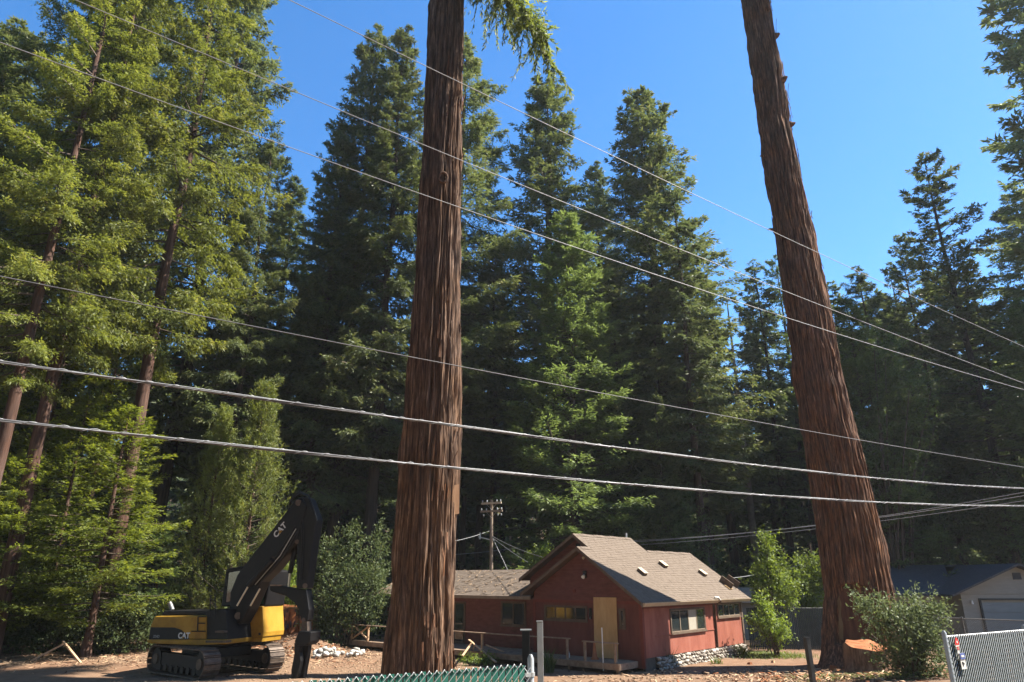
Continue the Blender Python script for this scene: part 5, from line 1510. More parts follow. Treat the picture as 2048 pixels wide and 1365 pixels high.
pan = eplate('side_panel', [(301, 1255), (348, 1255.5), (362, 1260), (373, 1270), (378.5, 1279), (297.5, 1279)], near - 0.015, 0.012, DKM)
eplate('door_panel', [(383, 1234), (411, 1234), (408, 1262), (380, 1262)], near - 0.02, 0.016, YEL)
eplate('front_frame', [(411, 1222), (452, 1218), (456, 1281), (411, 1281)], near + 0.08, 1.5, DKM, bevel=0.04)
eplate('engine_hood', [(327, 1222), (414, 1222), (414, 1231.5), (322, 1231.5)], near + 0.35, 2.0, DKM, bevel=0.05)
mb = MB(); mb.tube([ep(345, 1221, -0.7), ep(341, 1210, -0.7), ep(338, 1205, -0.75)], 0.09, 10); mb.build('exhaust_pipe', CABLE0, ex)
# hand rails, mesh guard
mb = MB()
for a, b in (((395, 1262), (396, 1234)), ((396, 1234), (412, 1234)), ((383, 1263), (411, 1263)), ((396, 1247), (410, 1247)), ((420, 1234), (421, 1192)), ((421, 1192), (430, 1190)), ((430, 1190), (431, 1234))):
    mb.tube([ep(*a, near - 0.06), ep(*b, near - 0.06)], 0.022, 6)
mb.build('hand_rail', DKM, ex)
# cab on the far side and its yellow riser
cab = eplate('cab', [(452, 1138), (500, 1130), (543, 1142), (530, 1213), (442, 1213)], 0.15, 1.25, DKM, bevel=0.05)
gl = surf('green_tinted_glass', [(0.02, 0.07, 0.05), (0.03, 0.10, 0.07)], 2, rough=0.12, bump=0, spec=0.8)
eplate('cab_window', [(508, 1188), (530, 1160), (526, 1208), (503, 1209)], 0.13, 0.012, gl, cab)
eplate('cab_window', [(458, 1146), (480, 1142), (474, 1200), (452, 1205)], 0.13, 0.012, M['window'], cab)
ris = eplate('cab_riser', [(492, 1213), (525, 1213), (527, 1265), (525, 1275), (491, 1275), (489, 1240)], 0.05, 1.35, YEL, bevel=0.03)
eplate('riser_foot', [(491, 1275.5), (525, 1275.5), (523, 1284), (492, 1284)], 0.10, 1.2, YEL)
for x in (497, 519):
    eplate('tie_hole', [(x - 2, 1266), (x + 2, 1266), (x + 2, 1271), (x - 2, 1271)], 0.03, 0.015, DKM, ris)
# company mark over the tie holes: small dark figure
eplate('badge', [(504, 1218), (513, 1218), (512, 1221), (515, 1224), (511, 1222), (507, 1222), (504, 1224)], 0.03, 0.015, DKM, ris)
# boom, stick, heel, grapple
boom = eplate('boom', [(457, 1242), (460, 1185), (474, 1150), (492, 1126), (578, 1016), (590, 998), (603, 996), (613, 1012), (592, 1084), (546, 1141), (522, 1164), (497, 1220), (480, 1250)], -0.75, 0.62, DKM, bevel=0.06)
stick = eplate('stick', [(596, 996), (606, 993), (617, 997), (633, 1040), (625, 1084), (612, 1178), (592, 1178), (594, 1100), (589, 1046)], -0.68, 0.5, DKM, bevel=0.05)
eplate('heel_arm', [(538, 1171), (560, 1172), (592, 1178.5), (612, 1178.5), (618, 1220), (615, 1242), (601, 1242), (597, 1220), (588, 1206), (571, 1193), (540, 1183)], -0.62, 0.4, DKM, bevel=0.05)
eplate('heel_cap', [(540, 1170), (563, 1170), (563, 1172.5), (540, 1172.5)], -0.64, 0.44, M['deck'])
mb = MB(); mb.tube([ep(593, 1086, -0.44), ep(580, 1147, -0.44)], 0.105, 10); cyl = mb.build('stick_cylinder', DKM, ex)
mb = MB(); mb.tube([ep(580, 1146, -0.44), ep(577, 1174, -0.44)], 0.05, 8); mb.build('piston_rod', ROD, cyl)
for (a, b) in (((497, 1172), (474, 1212)), ((520, 1178), (501, 1212))):
    for o_ in (-0.95, -0.86):
        mb = MB(); mb.tube([ep(*a, o_), ep(*b, o_)], 0.035, 8); mb.build('boom_cylinder_rod', ROD, ex)
mb = MB(); mb.tube([ep(545, 1120, -0.9), ep(497, 1172, -0.9)], 0.12, 10); mb.build('boom_cylinder', DKM, ex)
for k in range(5):          # hoses over the boom tip
    o_ = -0.78 + 0.14 * k
    mb = MB(); mb.tube([ep(576, 1022, o_), ep(582 + k, 1000 - 2 * k, o_), ep(600, 988 - 1.5 * k, o_), ep(617, 992, o_), ep(626, 1012, o_), ep(634, 1042, o_)], 0.024, 6); mb.build('hose', M['black'], ex)
eplate('swivel', [(603, 1242), (614, 1242), (615, 1264), (601, 1264)], -0.58, 0.3, SHOE, bevel=0.03)
gr = eplate('grapple', [(597, 1262), (622, 1264), (619, 1284), (612, 1292), (592, 1292), (588, 1284)], -0.75, 0.7, DKM, bevel=0.05)
eplate('grapple_tine', [(588, 1286), (602, 1290), (599, 1304), (601, 1322), (596, 1345), (590, 1361), (582, 1358), (582, 1340), (588, 1310)], -0.7, 0.22, DKM, gr, 0.03)
eplate('grapple_tine', [(604, 1290), (618, 1286), (616, 1305), (611, 1331), (606, 1360), (594, 1362), (600, 1340), (604, 1316), (602, 1302)], -0.45, 0.22, DKM, gr, 0.03)
eplate('grapple_tine', [(590, 1288), (612, 1288), (612, 1306), (606, 1326), (600, 1350), (588, 1356), (590, 1330), (592, 1308)], -0.2, 0.12, DKM, gr, 0.03)
mb = MB(); mb.box(ep(597, 1173, -0.44), (0.2, 0.54, 0.06), (E1, E2, UPV)); mb.build('warning_sticker', surf('yellow_sticker', [(0.5, 0.42, 0.05), (0.55, 0.47, 0.08)], 3, bump=0), ex)
# pins, hydraulic lines, weld plates
for x, y, o_, r_ in ((597, 1006, -0.80, 0.13), (610, 1172, -0.72, 0.10), (594, 1084, -0.72, 0.09), (546, 1118, -0.80, 0.10), (476, 1232, -0.80, 0.14), (607, 1240, -0.66, 0.08)):
    mb = MB(); mb.tube([ep(x, y, o_), ep(x, y, o_ + 0.75)], r_, 14); mb.build('pin', SHOE, ex)
for k in range(3):
    mb = MB(); mb.tube([ep(506 + 4 * k, 1166 + 4 * k, -0.79), ep(556 + 4 * k, 1108 + 4 * k, -0.79), ep(590 + 2 * k, 1052 + 6 * k, -0.79)], 0.02, 6); mb.build('hydraulic_line', M['steel'] if k == 1 else M['black'], boom)
for k in range(2):
    mb = MB(); mb.tube([ep(600 + 4 * k, 1010, -0.71), ep(604 + 4 * k, 1080, -0.71), ep(600 + 3 * k, 1160, -0.71)], 0.02, 6); mb.build('hydraulic_line', M['black'], stick)
eplate('step', [(430, 1262), (448, 1262), (448, 1266), (430, 1266)], near - 0.12, 0.2, SHOE)
eplate('mud_guard', [(411, 1281.5), (452, 1281.5), (452, 1286), (411, 1286)], near - 0.05, 0.3, SHOE)
# undercarriage
TA = radians(128)
T1 = np.array([sin(TA), cos(TA), 0]); T2 = np.array([sin(TA - pi / 2), cos(TA - pi / 2), 0])
trk_c = EP + T2 * 0.0
mb = MB(); mb.tube([EP + UPV * 1.02, EP + UPV * 1.42], 0.75, 20); mb.build('slew_ring', DKM, ex)
mb = MB(); mb.box(EP + UPV * 0.80, (1.6, 2.2, 0.40), (T1, T2, UPV)); mb.box(EP + UPV * 0.92 + T2 * 0.0, (0.9, 2.5, 0.18), (T1, T2, UPV)); mb.build('carbody', DKM, ex, 0.05)
shoe_me = {}
for side in (-1, 1):
    c = EP + T2 * (1.42 * side)
    r, half = 0.50, 1.72
    core = MB()
    core.box(c + UPV * 0.55, (2 * half, 0.38, 0.46), (T1, T2, UPV))
    for sgn in (-1, 1):
        q = c + T1 * half * sgn + UPV * 0.53
        core.tube([q - T2 * 0.22, q + T2 * 0.22], 0.40, 20)
    tr = core.build('track', DKM, ex, 0.0)
    for sgn in (-1, 1):
        q = c + T1 * half * sgn + UPV * 0.53
        w = MB(); w.tube([q - T2 * 0.27, q + T2 * 0.27], 0.20, 12); w.build('sprocket' if sgn < 0 else 'idler_wheel', SHOE, tr)
    for k in range(7):
        q = c + T1 * (-1.35 + k * 0.45) + UPV * 0.24
        w = MB(); w.tube([q - T2 * 0.24, q + T2 * 0.24], 0.14, 10); w.build('roller', DKM, tr)
    per = 4 * half + 2 * pi * r
    n = 44
    for k in range(n):
        d = per * k / n
        if d < 2 * half: p2, nn = (-half + d, r), (0, 1)
        elif d < 2 * half + pi * r:
            a = pi / 2 - (d - 2 * half) / r; p2, nn = (half + r * cos(a), r * sin(a)), (cos(a), sin(a))
        elif d < 4 * half + pi * r: p2, nn = (half - (d - 2 * half - pi * r), -r), (0, -1)
        else:
            a = -pi / 2 - (d - 4 * half - pi * r) / r; p2, nn = (-half + r * cos(a), r * sin(a)), (cos(a), sin(a))
        q = c + T1 * p2[0] + UPV * (p2[1] + 0.53)
        nv_ = T1 * nn[0] + UPV * nn[1]
        tv = np.cross(T2, nv_)
        w = MB(); w.box(q, (per / n * 0.90, 0.68, 0.045), (tv, T2, nv_)); w.box(q + nv_ * 0.038 + tv * 0.03, (0.03, 0.68, 0.05), (tv, T2, nv_))
        w.build('track_shoe', SHOE, tr)
# lettering
def text_mesh(name, txt, origin, xdir, ydir, size, m, parent, depth=0.006, shear=0.0, bold=0.0):
    cu = bpy.data.curves.new(name, 'FONT')
    cu.body, cu.size, cu.shear, cu.extrude, cu.offset = txt, size, shear, depth, bold
    o = bpy.data.objects.new(name, cu)
    COL.objects.link(o)
    dg = bpy.context.evaluated_depsgraph_get()
    me = bpy.data.meshes.new_from_object(o.evaluated_get(dg))
    bpy.data.objects.remove(o)
    zd = np.cross(xdir, ydir)
    base = np.zeros(3)
    p_ = parent
    while p_ is not None:
        base += np.array(p_.location); p_ = p_.parent
    M4 = Matrix([[xdir[0], ydir[0], zd[0], origin[0] - base[0]], [xdir[1], ydir[1], zd[1], origin[1] - base[1]], [xdir[2], ydir[2], zd[2], origin[2] - base[2]], [0, 0, 0, 1]])
    me.transform(M4)
    me.materials.clear()
    return mobj(name, me, m, parent)
def npv(v): return np.array(v) / np.linalg.norm(v)
LET = surf('white_lettering', [(0.62, 0.62, 0.60), (0.70, 0.70, 0.68)], 3, bump=0)
a, b = ep(551.5, 1077, -0.762), ep(571, 1055, -0.762)
xd = npv(b - a); yd = npv(np.cross(E2 * -1, xd))
if yd[2] < 0: yd = -yd
text_mesh('lettering', 'CAT', a, xd, yd, 0.35, LET, boom, bold=0.009)
tc_ = a + xd * 0.32
mb = MB(); tri = [tc_ + xd * -0.11 - yd * 0.01 - E2 * 0.014, tc_ + xd * 0.11 - yd * 0.01 - E2 * 0.014, tc_ + xd * 0.0 + yd * 0.13 - E2 * 0.014]
mb.prism(tri, E2 * 0.004); mb.build('yellow_triangle', YEL, boom)
a, b = ep(355.5, 1277, near - 0.022), ep(370, 1277, near - 0.022)
xd = npv(b - a); yd = npv(np.cross(E2 * -1, xd)); yd = yd if yd[2] > 0 else -yd
text_mesh('lettering', 'CAT', a, xd, yd, 0.30, LET, pan, bold=0.008)
tc_ = a + xd * 0.27
mb = MB(); tri = [tc_ - xd * 0.07 - E2 * 0.01, tc_ + xd * 0.07 - E2 * 0.01, tc_ + yd * 0.08 - E2 * 0.01]; mb.prism(tri, E2 * 0.003); mb.build('yellow_triangle', YEL, pan)
a = ep(306, 1276, near - 0.022)
text_mesh('lettering', '324D', a, xd, yd, 0.15, surf('grey_lettering', [(0.22, 0.22, 0.21), (0.28, 0.28, 0.27)], 3, bump=0), pan, bold=0.003)

# ------------------------------------------------------------------ chain-link fences
def chain_mesh(L, h, pitch=0.075, r=0.0035, sides=3, front=-0.012, back=0.012):
    mb = MB()
    n = int((L + h) / pitch) + 1
    for fam in (0, 1):
        for k in range(n):
            x0 = k * pitch - (h if fam == 0 else 0)
            # line at 45 degrees clipped to the rectangle
            if fam == 0: a, b = np.array([x0, 0.0]), np.array([x0 + h, h])
            else: a, b = np.array([x0, 0.0]), np.array([x0 - h, h])
            d = b - a
            t0, t1 = 0.0, 1.0
            for lo, hi in ((0.0, L),):
                if abs(d[0]) > 1e-9:
                    u0, u1 = (lo - a[0]) / d[0], (hi - a[0]) / d[0]
                    t0, t1 = max(t0, min(u0, u1)), min(t1, max(u0, u1))
            if t1 - t0 < 0.02: continue
            p, q = a + d * t0, a + d * t1
            off = front if fam == 0 else back
            mb.tube([(p[0], off, p[1]), (q[0], off, q[1])], r, sides, cap=False)
    # knuckles along the top
    for k in range(int(L / pitch)):
        x = k * pitch
        mb.tube([(x, -0.010, h - 0.01), (x + pitch * 0.3, -0.010, h + 0.022), (x + pitch * 0.6, -0.010, h - 0.01)], r, 3, cap=False)
    return mb
M['dull_wire'] = surf('dull_wire', [(0.10, 0.10, 0.095), (0.16, 0.155, 0.145)], 8, rough=0.6, bump=0)
SLAT_G = surf('green_slat_plastic', [(0.012, 0.085, 0.062), (0.02, 0.12, 0.088)], 3, rough=0.5, bump=0.05)
SLAT_D = surf('dark_grey_green_slat', [(0.018, 0.028, 0.025), (0.034, 0.047, 0.042)], 3, rough=0.6, bump=0.05)
def fence(name, label, p0, p1, ztop, h, slat_m, wire_r, r_post, posts, pitch=0.075, slats=True, wire_m='steel', top_rail=False):
    p0, p1 = np.array(p0), np.array(p1)
    d = p1 - p0
    L = np.linalg.norm(d)
    a = atan2(d[1], d[0])
    t = thing(name, label, 'fence', (p0[0], p0[1], ztop - h), rz=a)
    mb = chain_mesh(L, h, pitch, wire_r)
    tag(mb.build('chain_link', M[wire_m], t, world=False), kind='stuff')
    if slats:
        sm = MB(); sm.box((0, 0, 0), (pitch * 0.80, 0.008, h * 0.99)); me = sm.mesh('slat'); me.materials.append(slat_m)
        rr_ = random.Random(3)
        for k in range(int(L / pitch)):
            o = bpy.data.objects.new('slat', me)
            o.location = (pitch * (k + 0.5), 0, h * 0.51 + rr_.uniform(-0.012, 0.012)); o.rotation_euler = (0, 0, rr_.uniform(-0.08, 0.08)); link(o, t)
    for x in posts:
        pm = MB(); pm.tube([(x, 0.03, -0.4), (x, 0.03, h + 0.06), (x, 0.03, h + 0.10)], [r_post, r_post, r_post * 0.5], 12); pm.build('post', M[wire_m], t, world=False)
    if top_rail:
        pm = MB(); pm.tube([(0, 0.02, h), (L, 0.02, h)], 0.022, 8); pm.build('top_rail', M[wire_m], t, world=False)
    return t, L, a
f0, f1 = at_z(762, 1355, 2.75)[:2], at_z(1060, 1331, 2.75)[:2]
fd = (f1 - f0) / np.linalg.norm(f1 - f0)
lf, LL, la = fence('chain_link_fence', 'green-slatted chain link fence at the bottom of the picture below the giant straight trunk', f1 - fd * 4.0, f1, 2.75, 1.75, SLAT_G, 0.006, 0.035, (4.03,), pitch=0.082)
pm = MB(); pm.tube([(4.03, 0.03, 1.64), (4.03, 0.03, 1.68)], 0.044, 12); pm.box((3.97, 0.0, 1.66), (0.07, 0.03, 0.035)); pm.build('tension_band', M['steel'], lf, world=False)
r0, r1 = at_z(1893, 1275, 2.7)[:2], at_z(2048, 1262, 2.7)[:2]
rd = (r1 - r0) / np.linalg.norm(r1 - r0)
rf, RL, ra = fence('chain_link_fence', 'pale-meshed slatted fence panel with two signs at the lower right corner', r0, r0 + rd * 4.6, 2.7, 1.75, SLAT_D, 0.0062, 0.038, (0.0, 2.9), pitch=0.078, top_rail=True)
# signs on the right fence
def sign_plate(name, label, px, py, w, h, poly, m, off=0.05):
    c = on_plane(px, py, (r0[0], r0[1], 0), np.array([-rd[1], rd[0], 0])) - np.array([-rd[1], rd[0], 0]) * off
    t = thing(name, label, 'sign', c, rz=ra)
    mb = MB(); mb.prism([(x * w, 0, z_ * h) for x, z_ in poly], (0, 0.006, 0)); mb.build('plate', m, t, world=False)
    return t, c
Rm = surf('red_sign_paint', [(0.50, 0.035, 0.03), (0.58, 0.05, 0.04)], 3, bump=0)
Wm = surf('sign_white', [(0.62, 0.60, 0.54), (0.70, 0.68, 0.62)], 3, bump=0)
Bm = surf('sign_blue', [(0.07, 0.10, 0.28), (0.09, 0.13, 0.34)], 3, bump=0)
t1_, c1 = sign_plate('warning_sign', 'red and white pointed security sign on the lower right fence', 1909, 1294, 0.13, 0.26, [(0, -0.55), (0.5, 0.12), (-0.5, 0.12)], Wm)
mb = MB(); mb.prism([(x * 0.13, -0.003, z_ * 0.26) for x, z_ in [(-0.5, 0.125), (0.5, 0.125), (0.5, 0.28), (0.12, 0.55), (-0.12, 0.55), (-0.5, 0.28)]], (0, 0.008, 0)); mb.build('red_field', Rm, t1_, world=False)
for z_ in (0.0, -0.12):
    mb = MB(); mb.box((0, -0.004, 0.26 * z_), (0.07 * (1 + z_), 0.004, 0.015)); mb.build('print_line', Rm, t1_, world=False)
mb = MB(); mb.tube([(0, -0.007, 0.075), (0, -0.003, 0.075)], 0.018, 10); mb.build('emblem', Wm, t1_, world=False)
t2_, c2 = sign_plate('camera_sign', 'blue and white camera notice below the red sign on the fence', 1919, 1322, 0.15, 0.24, [(-0.5, -0.5), (0.5, -0.5), (0.5, 0.5), (-0.5, 0.5)], Wm, 0.055)
mb = MB(); mb.box((0, -0.005, 0.075), (0.152, 0.008, 0.09)); mb.build('blue_field', Bm, t2_, world=False)
mb = MB(); mb.box((0, -0.010, 0.075), (0.09, 0.004, 0.03)); mb.build('print_line', Wm, t2_, world=False)
mb = MB(); mb.box((-0.01, -0.003, -0.03), (0.07, 0.006, 0.028), ((0.9, 0, -0.35), (0, 1, 0), (0.35, 0, 0.9))); mb.box((-0.025, -0.003, -0.06), (0.012, 0.006, 0.04)); mb.build('camera_symbol', M['black'], t2_, world=False)
# rear dark fence
g0 = at_y(1492, 1217, 40)[:2]; g1 = at_y(1665, 1217, 40.5)[:2]
fence('chain_link_fence', 'dark slatted chain link fence between the red house and the right giant trunk', g0, g1 + np.array([3.0, 0.2]), 2.12, 2.1, SLAT_D, 0.003, 0.03, (2.7, 6.2), pitch=0.10, top_rail=True, wire_m='dull_wire')
h0 = at_y(1840, 1232, 38); h1 = at_y(2060, 1247, 34.5)
fence('chain_link_fence', 'dark see-through chain link fence in front of the grey house', h0[:2], h1[:2] + (h1 - h0)[:2] * 0.2, 1.78, 1.75, SLAT_D, 0.005, 0.03, (0.1, 1.9, 5.0), pitch=0.10, slats=False, top_rail=True, wire_m='dull_wire')
# single posts
q = at_z(1072, 1331, 2.75)
t = thing('steel_post', 'tall galvanised square gate post right of the green-slatted fence end', 'post', (q[0] + 0.06, q[1] + 0.35, 0.9))
mb = MB(); mb.box((0, 0, 0.90), (0.065, 0.05, 2.70)); mb.build('post', M['steel'], t, world=False, bevel=0.004)
mb = MB(); mb.box((-0.003, -0.002, 2.258), (0.072, 0.057, 0.012)); mb.build('cap', M['steel'], t, world=False)
t = thing('dark_post', 'black square post just left of the tall galvanised gate post', 'post', (q[0] - 0.09, q[1] + 0.75, 0.9))
mb = MB(); mb.box((0, 0, 0.86), (0.09, 0.05, 2.55)); mb.build('post', M['black'], t, world=False, bevel=0.004)
mb = MB(); mb.box((0, 0, 2.145), (0.13, 0.07, 0.015)); mb.build('cap', M['steel'], t, world=False)
q = at_y(1604, 1276, 17.0)
t = thing('dark_post', 'short dark metal post leaning slightly in front of the right giant trunk', 'post', (q[0] + 0.1, 17.0, 0.4), rz=0.3)
zt = q[2] - 0.4
mb = MB(); mb.bar((0.06, 0, -0.4), (0.0, 0, zt), 0.10, 0.11, up=(0, 1, 0)); mb.build('post', surf('dark_steel', [(0.03, 0.032, 0.032), (0.055, 0.056, 0.055)], 5, rough=0.5, metal=0.3), t, world=False, bevel=0.006)
mb = MB(); mb.box((0.0, 0, zt + 0.008), (0.12, 0.13, 0.012)); mb.build('cap', M['black'], t, world=False)

# ------------------------------------------------------------------ utility poles behind the house
UP = at_y(983, 1140, 45)
WOODP = surf('weathered_pole_wood', [(0.16, 0.12, 0.085), (0.27, 0.21, 0.155)], 5, (1, 1, 0.1), bump=0.3)
INS = surf('grey_porcelain', [(0.40, 0.42, 0.42), (0.50, 0.52, 0.52)], 4, rough=0.3, bump=0)
up = thing('utility_pole', 'wooden utility pole with two crossarms rising behind the wing roof', 'pole', (UP[0], 45, 0))
mb = MB(); mb.tube([(0, 0, -0.3), (-0.04, 0, 8.45)], [0.14, 0.095], 12); mb.build('pole', WOODP, up, world=False)
ca_dir = npv(np.array([0.95, -0.5, 0]))
def insul(mb, p, flip=False):
    s_ = -1 if flip else 1
    p = np.array(p)
    mb.tube([p, p + UPV * 0.05 * s_, p + UPV * 0.075 * s_, p + UPV * 0.115 * s_, p + UPV * 0.14 * s_], [0.015, 0.045, 0.03, 0.042, 0.016], 8)
for zz, hw, m_ in ((8.22, 0.72, M['gutter']), (7.72, 0.80, WOODP)):
    c_ = np.array([-0.04, -0.16, zz])
    mb = MB(); mb.bar(c_ - ca_dir * hw, c_ + ca_dir * hw, 0.10, 0.12); arm = mb.build('crossarm', m_, up, world=False)
    for f in (-0.9, -0.45, 0.55, 0.92):
        mb = MB(); insul(mb, c_ + ca_dir * hw * f + UPV * 0.06); mb.build('insulator', INS, up, world=False)
    if zz < 8:
        for f in (-0.7, 0.6, 0.9):
            mb = MB(); insul(mb, c_ + ca_dir * hw * f - UPV * 0.16, True); mb.build('insulator', INS, up, world=False)
    for sg in (-1, 1):
        mb = MB(); mb.bar(c_ + ca_dir * 0.35 * sg - UPV * 0.06, (-0.02, -0.14, zz - 0.42), 0.03, 0.012); mb.build('brace', M['steel'], up, world=False)
mb = MB(); mb.bar((-0.02, 0, 5.95), (-0.85, -0.1, 6.15), 0.06, 0.06); mb.tube([(-0.75, -0.1, 6.0), (-0.75, -0.1, 6.4)], 0.06, 8); mb.build('standoff_arm', M['steel'], up, world=False)
u2 = at_y(1021, 1110, 52)
t = thing('utility_pole', 'thin dim second utility pole right of the crossarm pole', 'pole', (u2[0], 52, 0))
mb = MB(); mb.tube([(0, 0, -.3), (0, 0, 6.6)], [0.13, 0.09], 10); mb.build('pole', WOODP, t, world=False)
mb = MB(); mb.bar((-0.7, -.1, 6.2), (0.7, -.1, 6.15), 0.09, 0.11); mb.build('crossarm', WOODP, t, world=False)

# ------------------------------------------------------------------ overhead wires
WIRE = surf('aluminium_wire', [(0.26, 0.265, 0.27), (0.34, 0.345, 0.35)], 6, rough=0.5, bump=0.1, metal=0.3)
CABLE = surf('grey_cable_jacket', [(0.09, 0.09, 0.095), (0.15, 0.15, 0.155)], 6, rough=0.5, bump=0.1)
def span(a, b, sag, n=60, ext=0.35):
    """points of a sagging wire through a and b, carried on past both ends"""
    a, b = np.array(a, float), np.array(b, float)
    T = np.linspace(-ext, 1 + ext, n)
    P = a[None] + (b - a)[None] * T[:, None]
    P[:, 2] += 4 * sag * (T * T - T)
    return P
def wire(label, l, Yl, r, Yr, sag, rad, name='power_wire', group='overhead wires along the road', mat=WIRE):
    P = span(at_y(*l, Yl), at_y(*r, Yr), sag)
    c = P[len(P) // 2].copy()
    mb = MB(); mb.tube(P - c, rad, 6, cap=True)
    o = mb.build(name, mat); o.location = c
    return tag(o, label, 'wire', group)
wire('highest thin wire, crossing the giant straight trunk near the picture top', (578, 0), 10.6, (2048, 694), 25.5, 0.12, 0.0085)
wire('second thin wire from the top, starting at the top left of the sky', (150, 0), 10.0, (2048, 767), 25.2, 0.16, 0.0085)
wire('third thin wire from the top, entering at the upper left picture edge', (0, 85), 9.8, (2048, 780), 25.0, 0.30, 0.0085)
wire('single thin dark wire halfway up, above the two thick cable bundles', (0, 553), 9.4, (2048, 935), 24.5, 0.12, 0.0085, mat=CABLE)
def bundle(label, pts, Yl, Yr, rad):
    """thick lashed communication cable through picture points; (px, py) with distance running from Yl to Yr"""
    x0, x1 = pts[0][0], pts[-1][0]
    A, B = at_y(*pts[0], Yl), at_y(*pts[-1], Yr)
    nrm = np.array([-(B - A)[1], (B - A)[0], 0]); nrm = nrm / np.linalg.norm(nrm)
    K = np.array([on_plane(px, py, A, nrm) for px, py in pts])
    tk = np.linalg.norm((K - K[0])[:, :2], axis=1)
    co = np.polyfit(tk, K[:, 2], 3)
    d = (B - A)[:2] / np.linalg.norm((B - A)[:2])
    ts = np.linspace(-6, tk[-1] + 8, 220)
    P = np.stack([A[0] + d[0] * ts, A[1] + d[1] * ts, np.polyval(co, ts)], 1)
    c = P[100].copy()
    t = thing('cable_bundle', label, 'cable', c, 'thick cable bundles along the road')
    P = P - c
    for k, (ph, rr_, m_) in enumerate(((0.0, rad, CABLE), (2.1, rad * 0.55, WIRE), (4.2, rad * 0.7, CABLE))):
        q = P.copy()
        q[:, 2] += np.cos(ts * 1.3 + ph) * rad * 0.55 + (rad * 0.7 if k == 1 else -rad * 0.4 * k)
        q[:, 0] += np.sin(ts * 1.3 + ph) * rad * 0.5 * -d[1]
        q[:, 1] += np.sin(ts * 1.3 + ph) * rad * 0.5 * d[0]
        mb = MB(); mb.tube(q, rr_, 7); mb.build('strand', m_, t, world=False)
    # lashing wire
    tl2 = np.linspace(-6, tk[-1] + 8, 1500)
    q = np.stack([np.interp(tl2, ts, P[:, i]) for i in range(3)], 1)
    w_ = tl2 * 2 * pi / 0.38
    q[:, 2] += np.cos(w_) * rad * 1.75; q[:, 0] += np.sin(w_) * rad * 1.6 * -d[1]; q[:, 1] += np.sin(w_) * rad * 1.6 * d[0]
    mb = MB(); mb.tube(q, 0.0042, 3, cap=False); mb.build('lashing_wire', WIRE, t, world=False)
    return t
bundle('upper of the two thick lashed cable bundles crossing both giant trunks', [(0, 727), (400, 775), (800, 838), (1170, 888), (1600, 940), (2048, 977)], 9.2, 24.5, 0.0155)
bundle('lower of the two thick lashed cable bundles, just above the utility pole top', [(0, 842), (400, 882), (800, 925), (1200, 965), (1600, 995), (2048, 1012)], 9.2, 24.5, 0.0150)
def thin(label, l, Yl, r, Yr, sag, rad=0.012, ext=0.0, m=WIRE):
    P = span(at_y(*l, Yl), at_y(*r, Yr), sag, 24, ext)
    c = P[12].copy()
    mb = MB(); mb.tube(P - c, rad, 5)
    o = mb.build('service_wire', m); o.location = c
    tag(o, label, 'wire', 'service wires behind the house')
thin('pale service wire from the crossarm pole down to the gable', (985, 1073), 44.8, (1086, 1115), 36, 0.1, 0.013)
thin('thin wire slanting right from the crossarm pole to the wing roof', (985, 1076), 44.8, (1056, 1125), 42, 0.05, 0.012)
thin('straight guy wire from the crossarm pole down behind the wing roof', (986, 1078), 44.9, (1016, 1142), 43.5, 0.0, 0.016)
thin('service wire running left from the crossarm pole behind the giant straight trunk', (969, 1066), 44.8, (860, 1090), 40, 0.1, 0.014, 0.1)
thin('lower dim wire passing the crossarm pole', (900, 1110), 47, (1035, 1096), 50, 0.05, 0.013, 0.2)
thin('topmost of three dim wires behind the right giant trunk', (1250, 1082), 46, (2048, 985), 33, 0.4, 0.012, 0.1)
thin('middle of three dim wires behind the right giant trunk', (1250, 1085), 46.5, (2048, 992), 33.5, 0.3, 0.014, 0.1)
thin('lowest of three dim wires behind the right giant trunk', (1250, 1092), 47, (2048, 1002), 34, 0.25, 0.012, 0.1)
thin('pale wire from the right eave of the red house into the trees', (1452, 1158), 40, (1600, 1130), 50, 0.1, 0.016, 0.0)

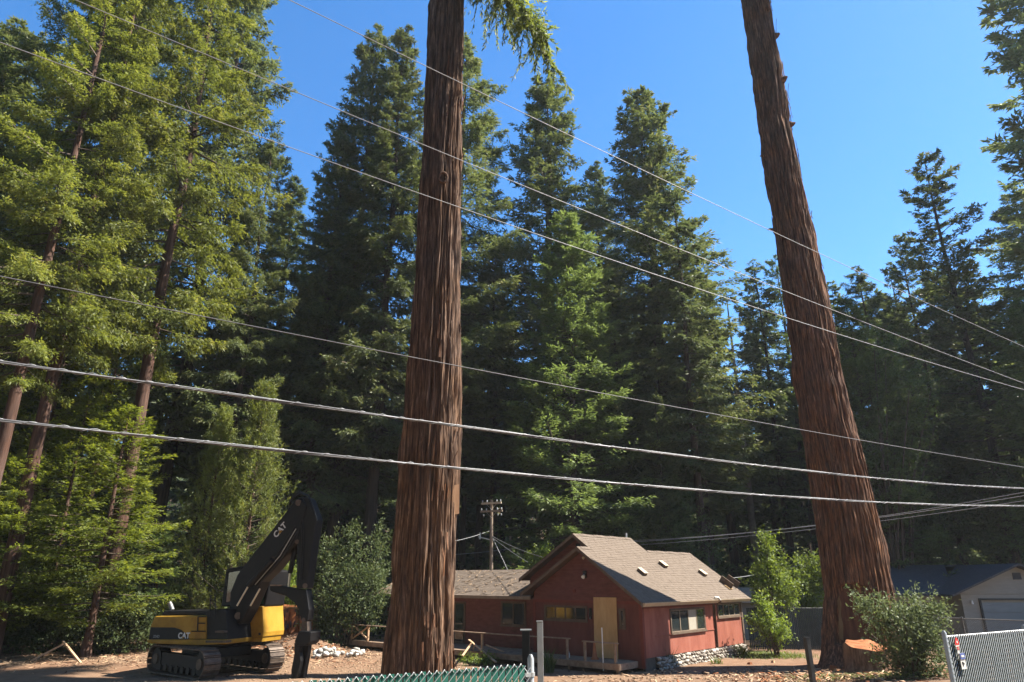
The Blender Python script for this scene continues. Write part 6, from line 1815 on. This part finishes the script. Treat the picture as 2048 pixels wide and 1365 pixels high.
# ------------------------------------------------------------------ undergrowth that closes the wood near the ground
def undergrowth(seed, n, x0, x1, y0, y1, zt, ll, lw):
    rg = np.random.default_rng(seed)
    nc = n // 30
    cx, cyy = rg.uniform(x0, x1, nc), rg.uniform(y0, y1, nc)
    ht = zt * rg.uniform(0.3, 1.0, nc)
    ii = np.repeat(np.arange(nc), 30)
    N_ = len(ii)
    x = cx[ii] + rg.normal(0, 1.1, N_); y = cyy[ii] + rg.normal(0, 0.9, N_)
    z = ground_z(x, y) + ht[ii] * rg.random(N_) ** 0.8
    d = unit(rg.normal(0, 1, (N_, 3)) * np.array([1, 1, 0.6]))
    nr = unit(np.array([0, 0, 1.0]) + rg.normal(0, 0.7, (N_, 3)))
    V, Fq = quads_from(np.stack([x, y, z], 1), d, nr, ll * rg.uniform(.6, 1.3, N_), lw * rg.uniform(.6, 1.3, N_))
    return np_mesh('undergrowth', V, Fq, False, {'tint': ('FACE', np.clip(0.6 * rg.random(nc)[ii] + 0.2 * rg.random(N_), 0, 1))})
tag(mobj('undergrowth', undergrowth(1, 48000, -62, 62, 57, 104, 6.5, 0.75, 0.36), M['dark_leaf']), 'dim mass of shrubs and ferns under the far trees', kind='stuff')
tag(mobj('undergrowth', undergrowth(4, 36000, -110, 110, 104, 190, 12, 1.6, 0.8), M['dark_leaf']), 'distant tree mass covering the hillside beyond the wood', kind='stuff')
tag(mobj('undergrowth', undergrowth(2, 16000, -34, -14, 42, 56, 3.2, 0.34, 0.17), M['shrub_leaf']), 'shrubs and ferns filling the wood edge behind the left bushes', kind='stuff')
tag(mobj('undergrowth', undergrowth(3, 16000, -14, 34, 52, 60, 3.2, 0.40, 0.2), M['dark_leaf']), 'shaded shrubs and ferns behind the red house and the grey house', kind='stuff')

# ------------------------------------------------------------------ needles fallen on the roofs
rgn = np.random.default_rng(8)
n = 420
sv, vv = rgn.uniform(WL + 0.6, WE - 0.2, n), rgn.uniform(0.3, 3.2, n)
mb = MB()
for a_, b_ in zip(sv, vv):
    z_ = 2.82 + (4.12 - 2.82) * (b_ - 0.25) / 3.05 + 0.03
    an = rgn.uniform(0, pi)
    L_ = rgn.uniform(0.05, 0.30)
    mb.bar(hp(b_, a_, z_), hp(b_ + sin(an) * L_, a_ + cos(an) * L_, z_ + sin(an) * L_ * 0.426), 0.03, 0.012)
tag(mb.build('needle_litter', chip_m[3]), 'dry needles and twigs scattered over the wing roof', kind='stuff')
# ------------------------------------------------------------------ thin haze under the trees
hb = MB()
B3(hb, -130, 130, -60, 210, -1.5, 72)
hz = hb.build('haze', None)
hm, hnt, hout = new_mat('thin_air')
pv = N(hnt, 'ShaderNodeVolumePrincipled', Density=0.00022, Anisotropy=0.2)
pv.inputs['Color'].default_value = (0.90, 0.95, 1.0, 1)
hnt.links.new(pv.outputs[0], hout.inputs['Volume'])
hz.data.materials.append(hm)
tag(hz, 'thin pale haze in the air of the clearing', kind='stuff')
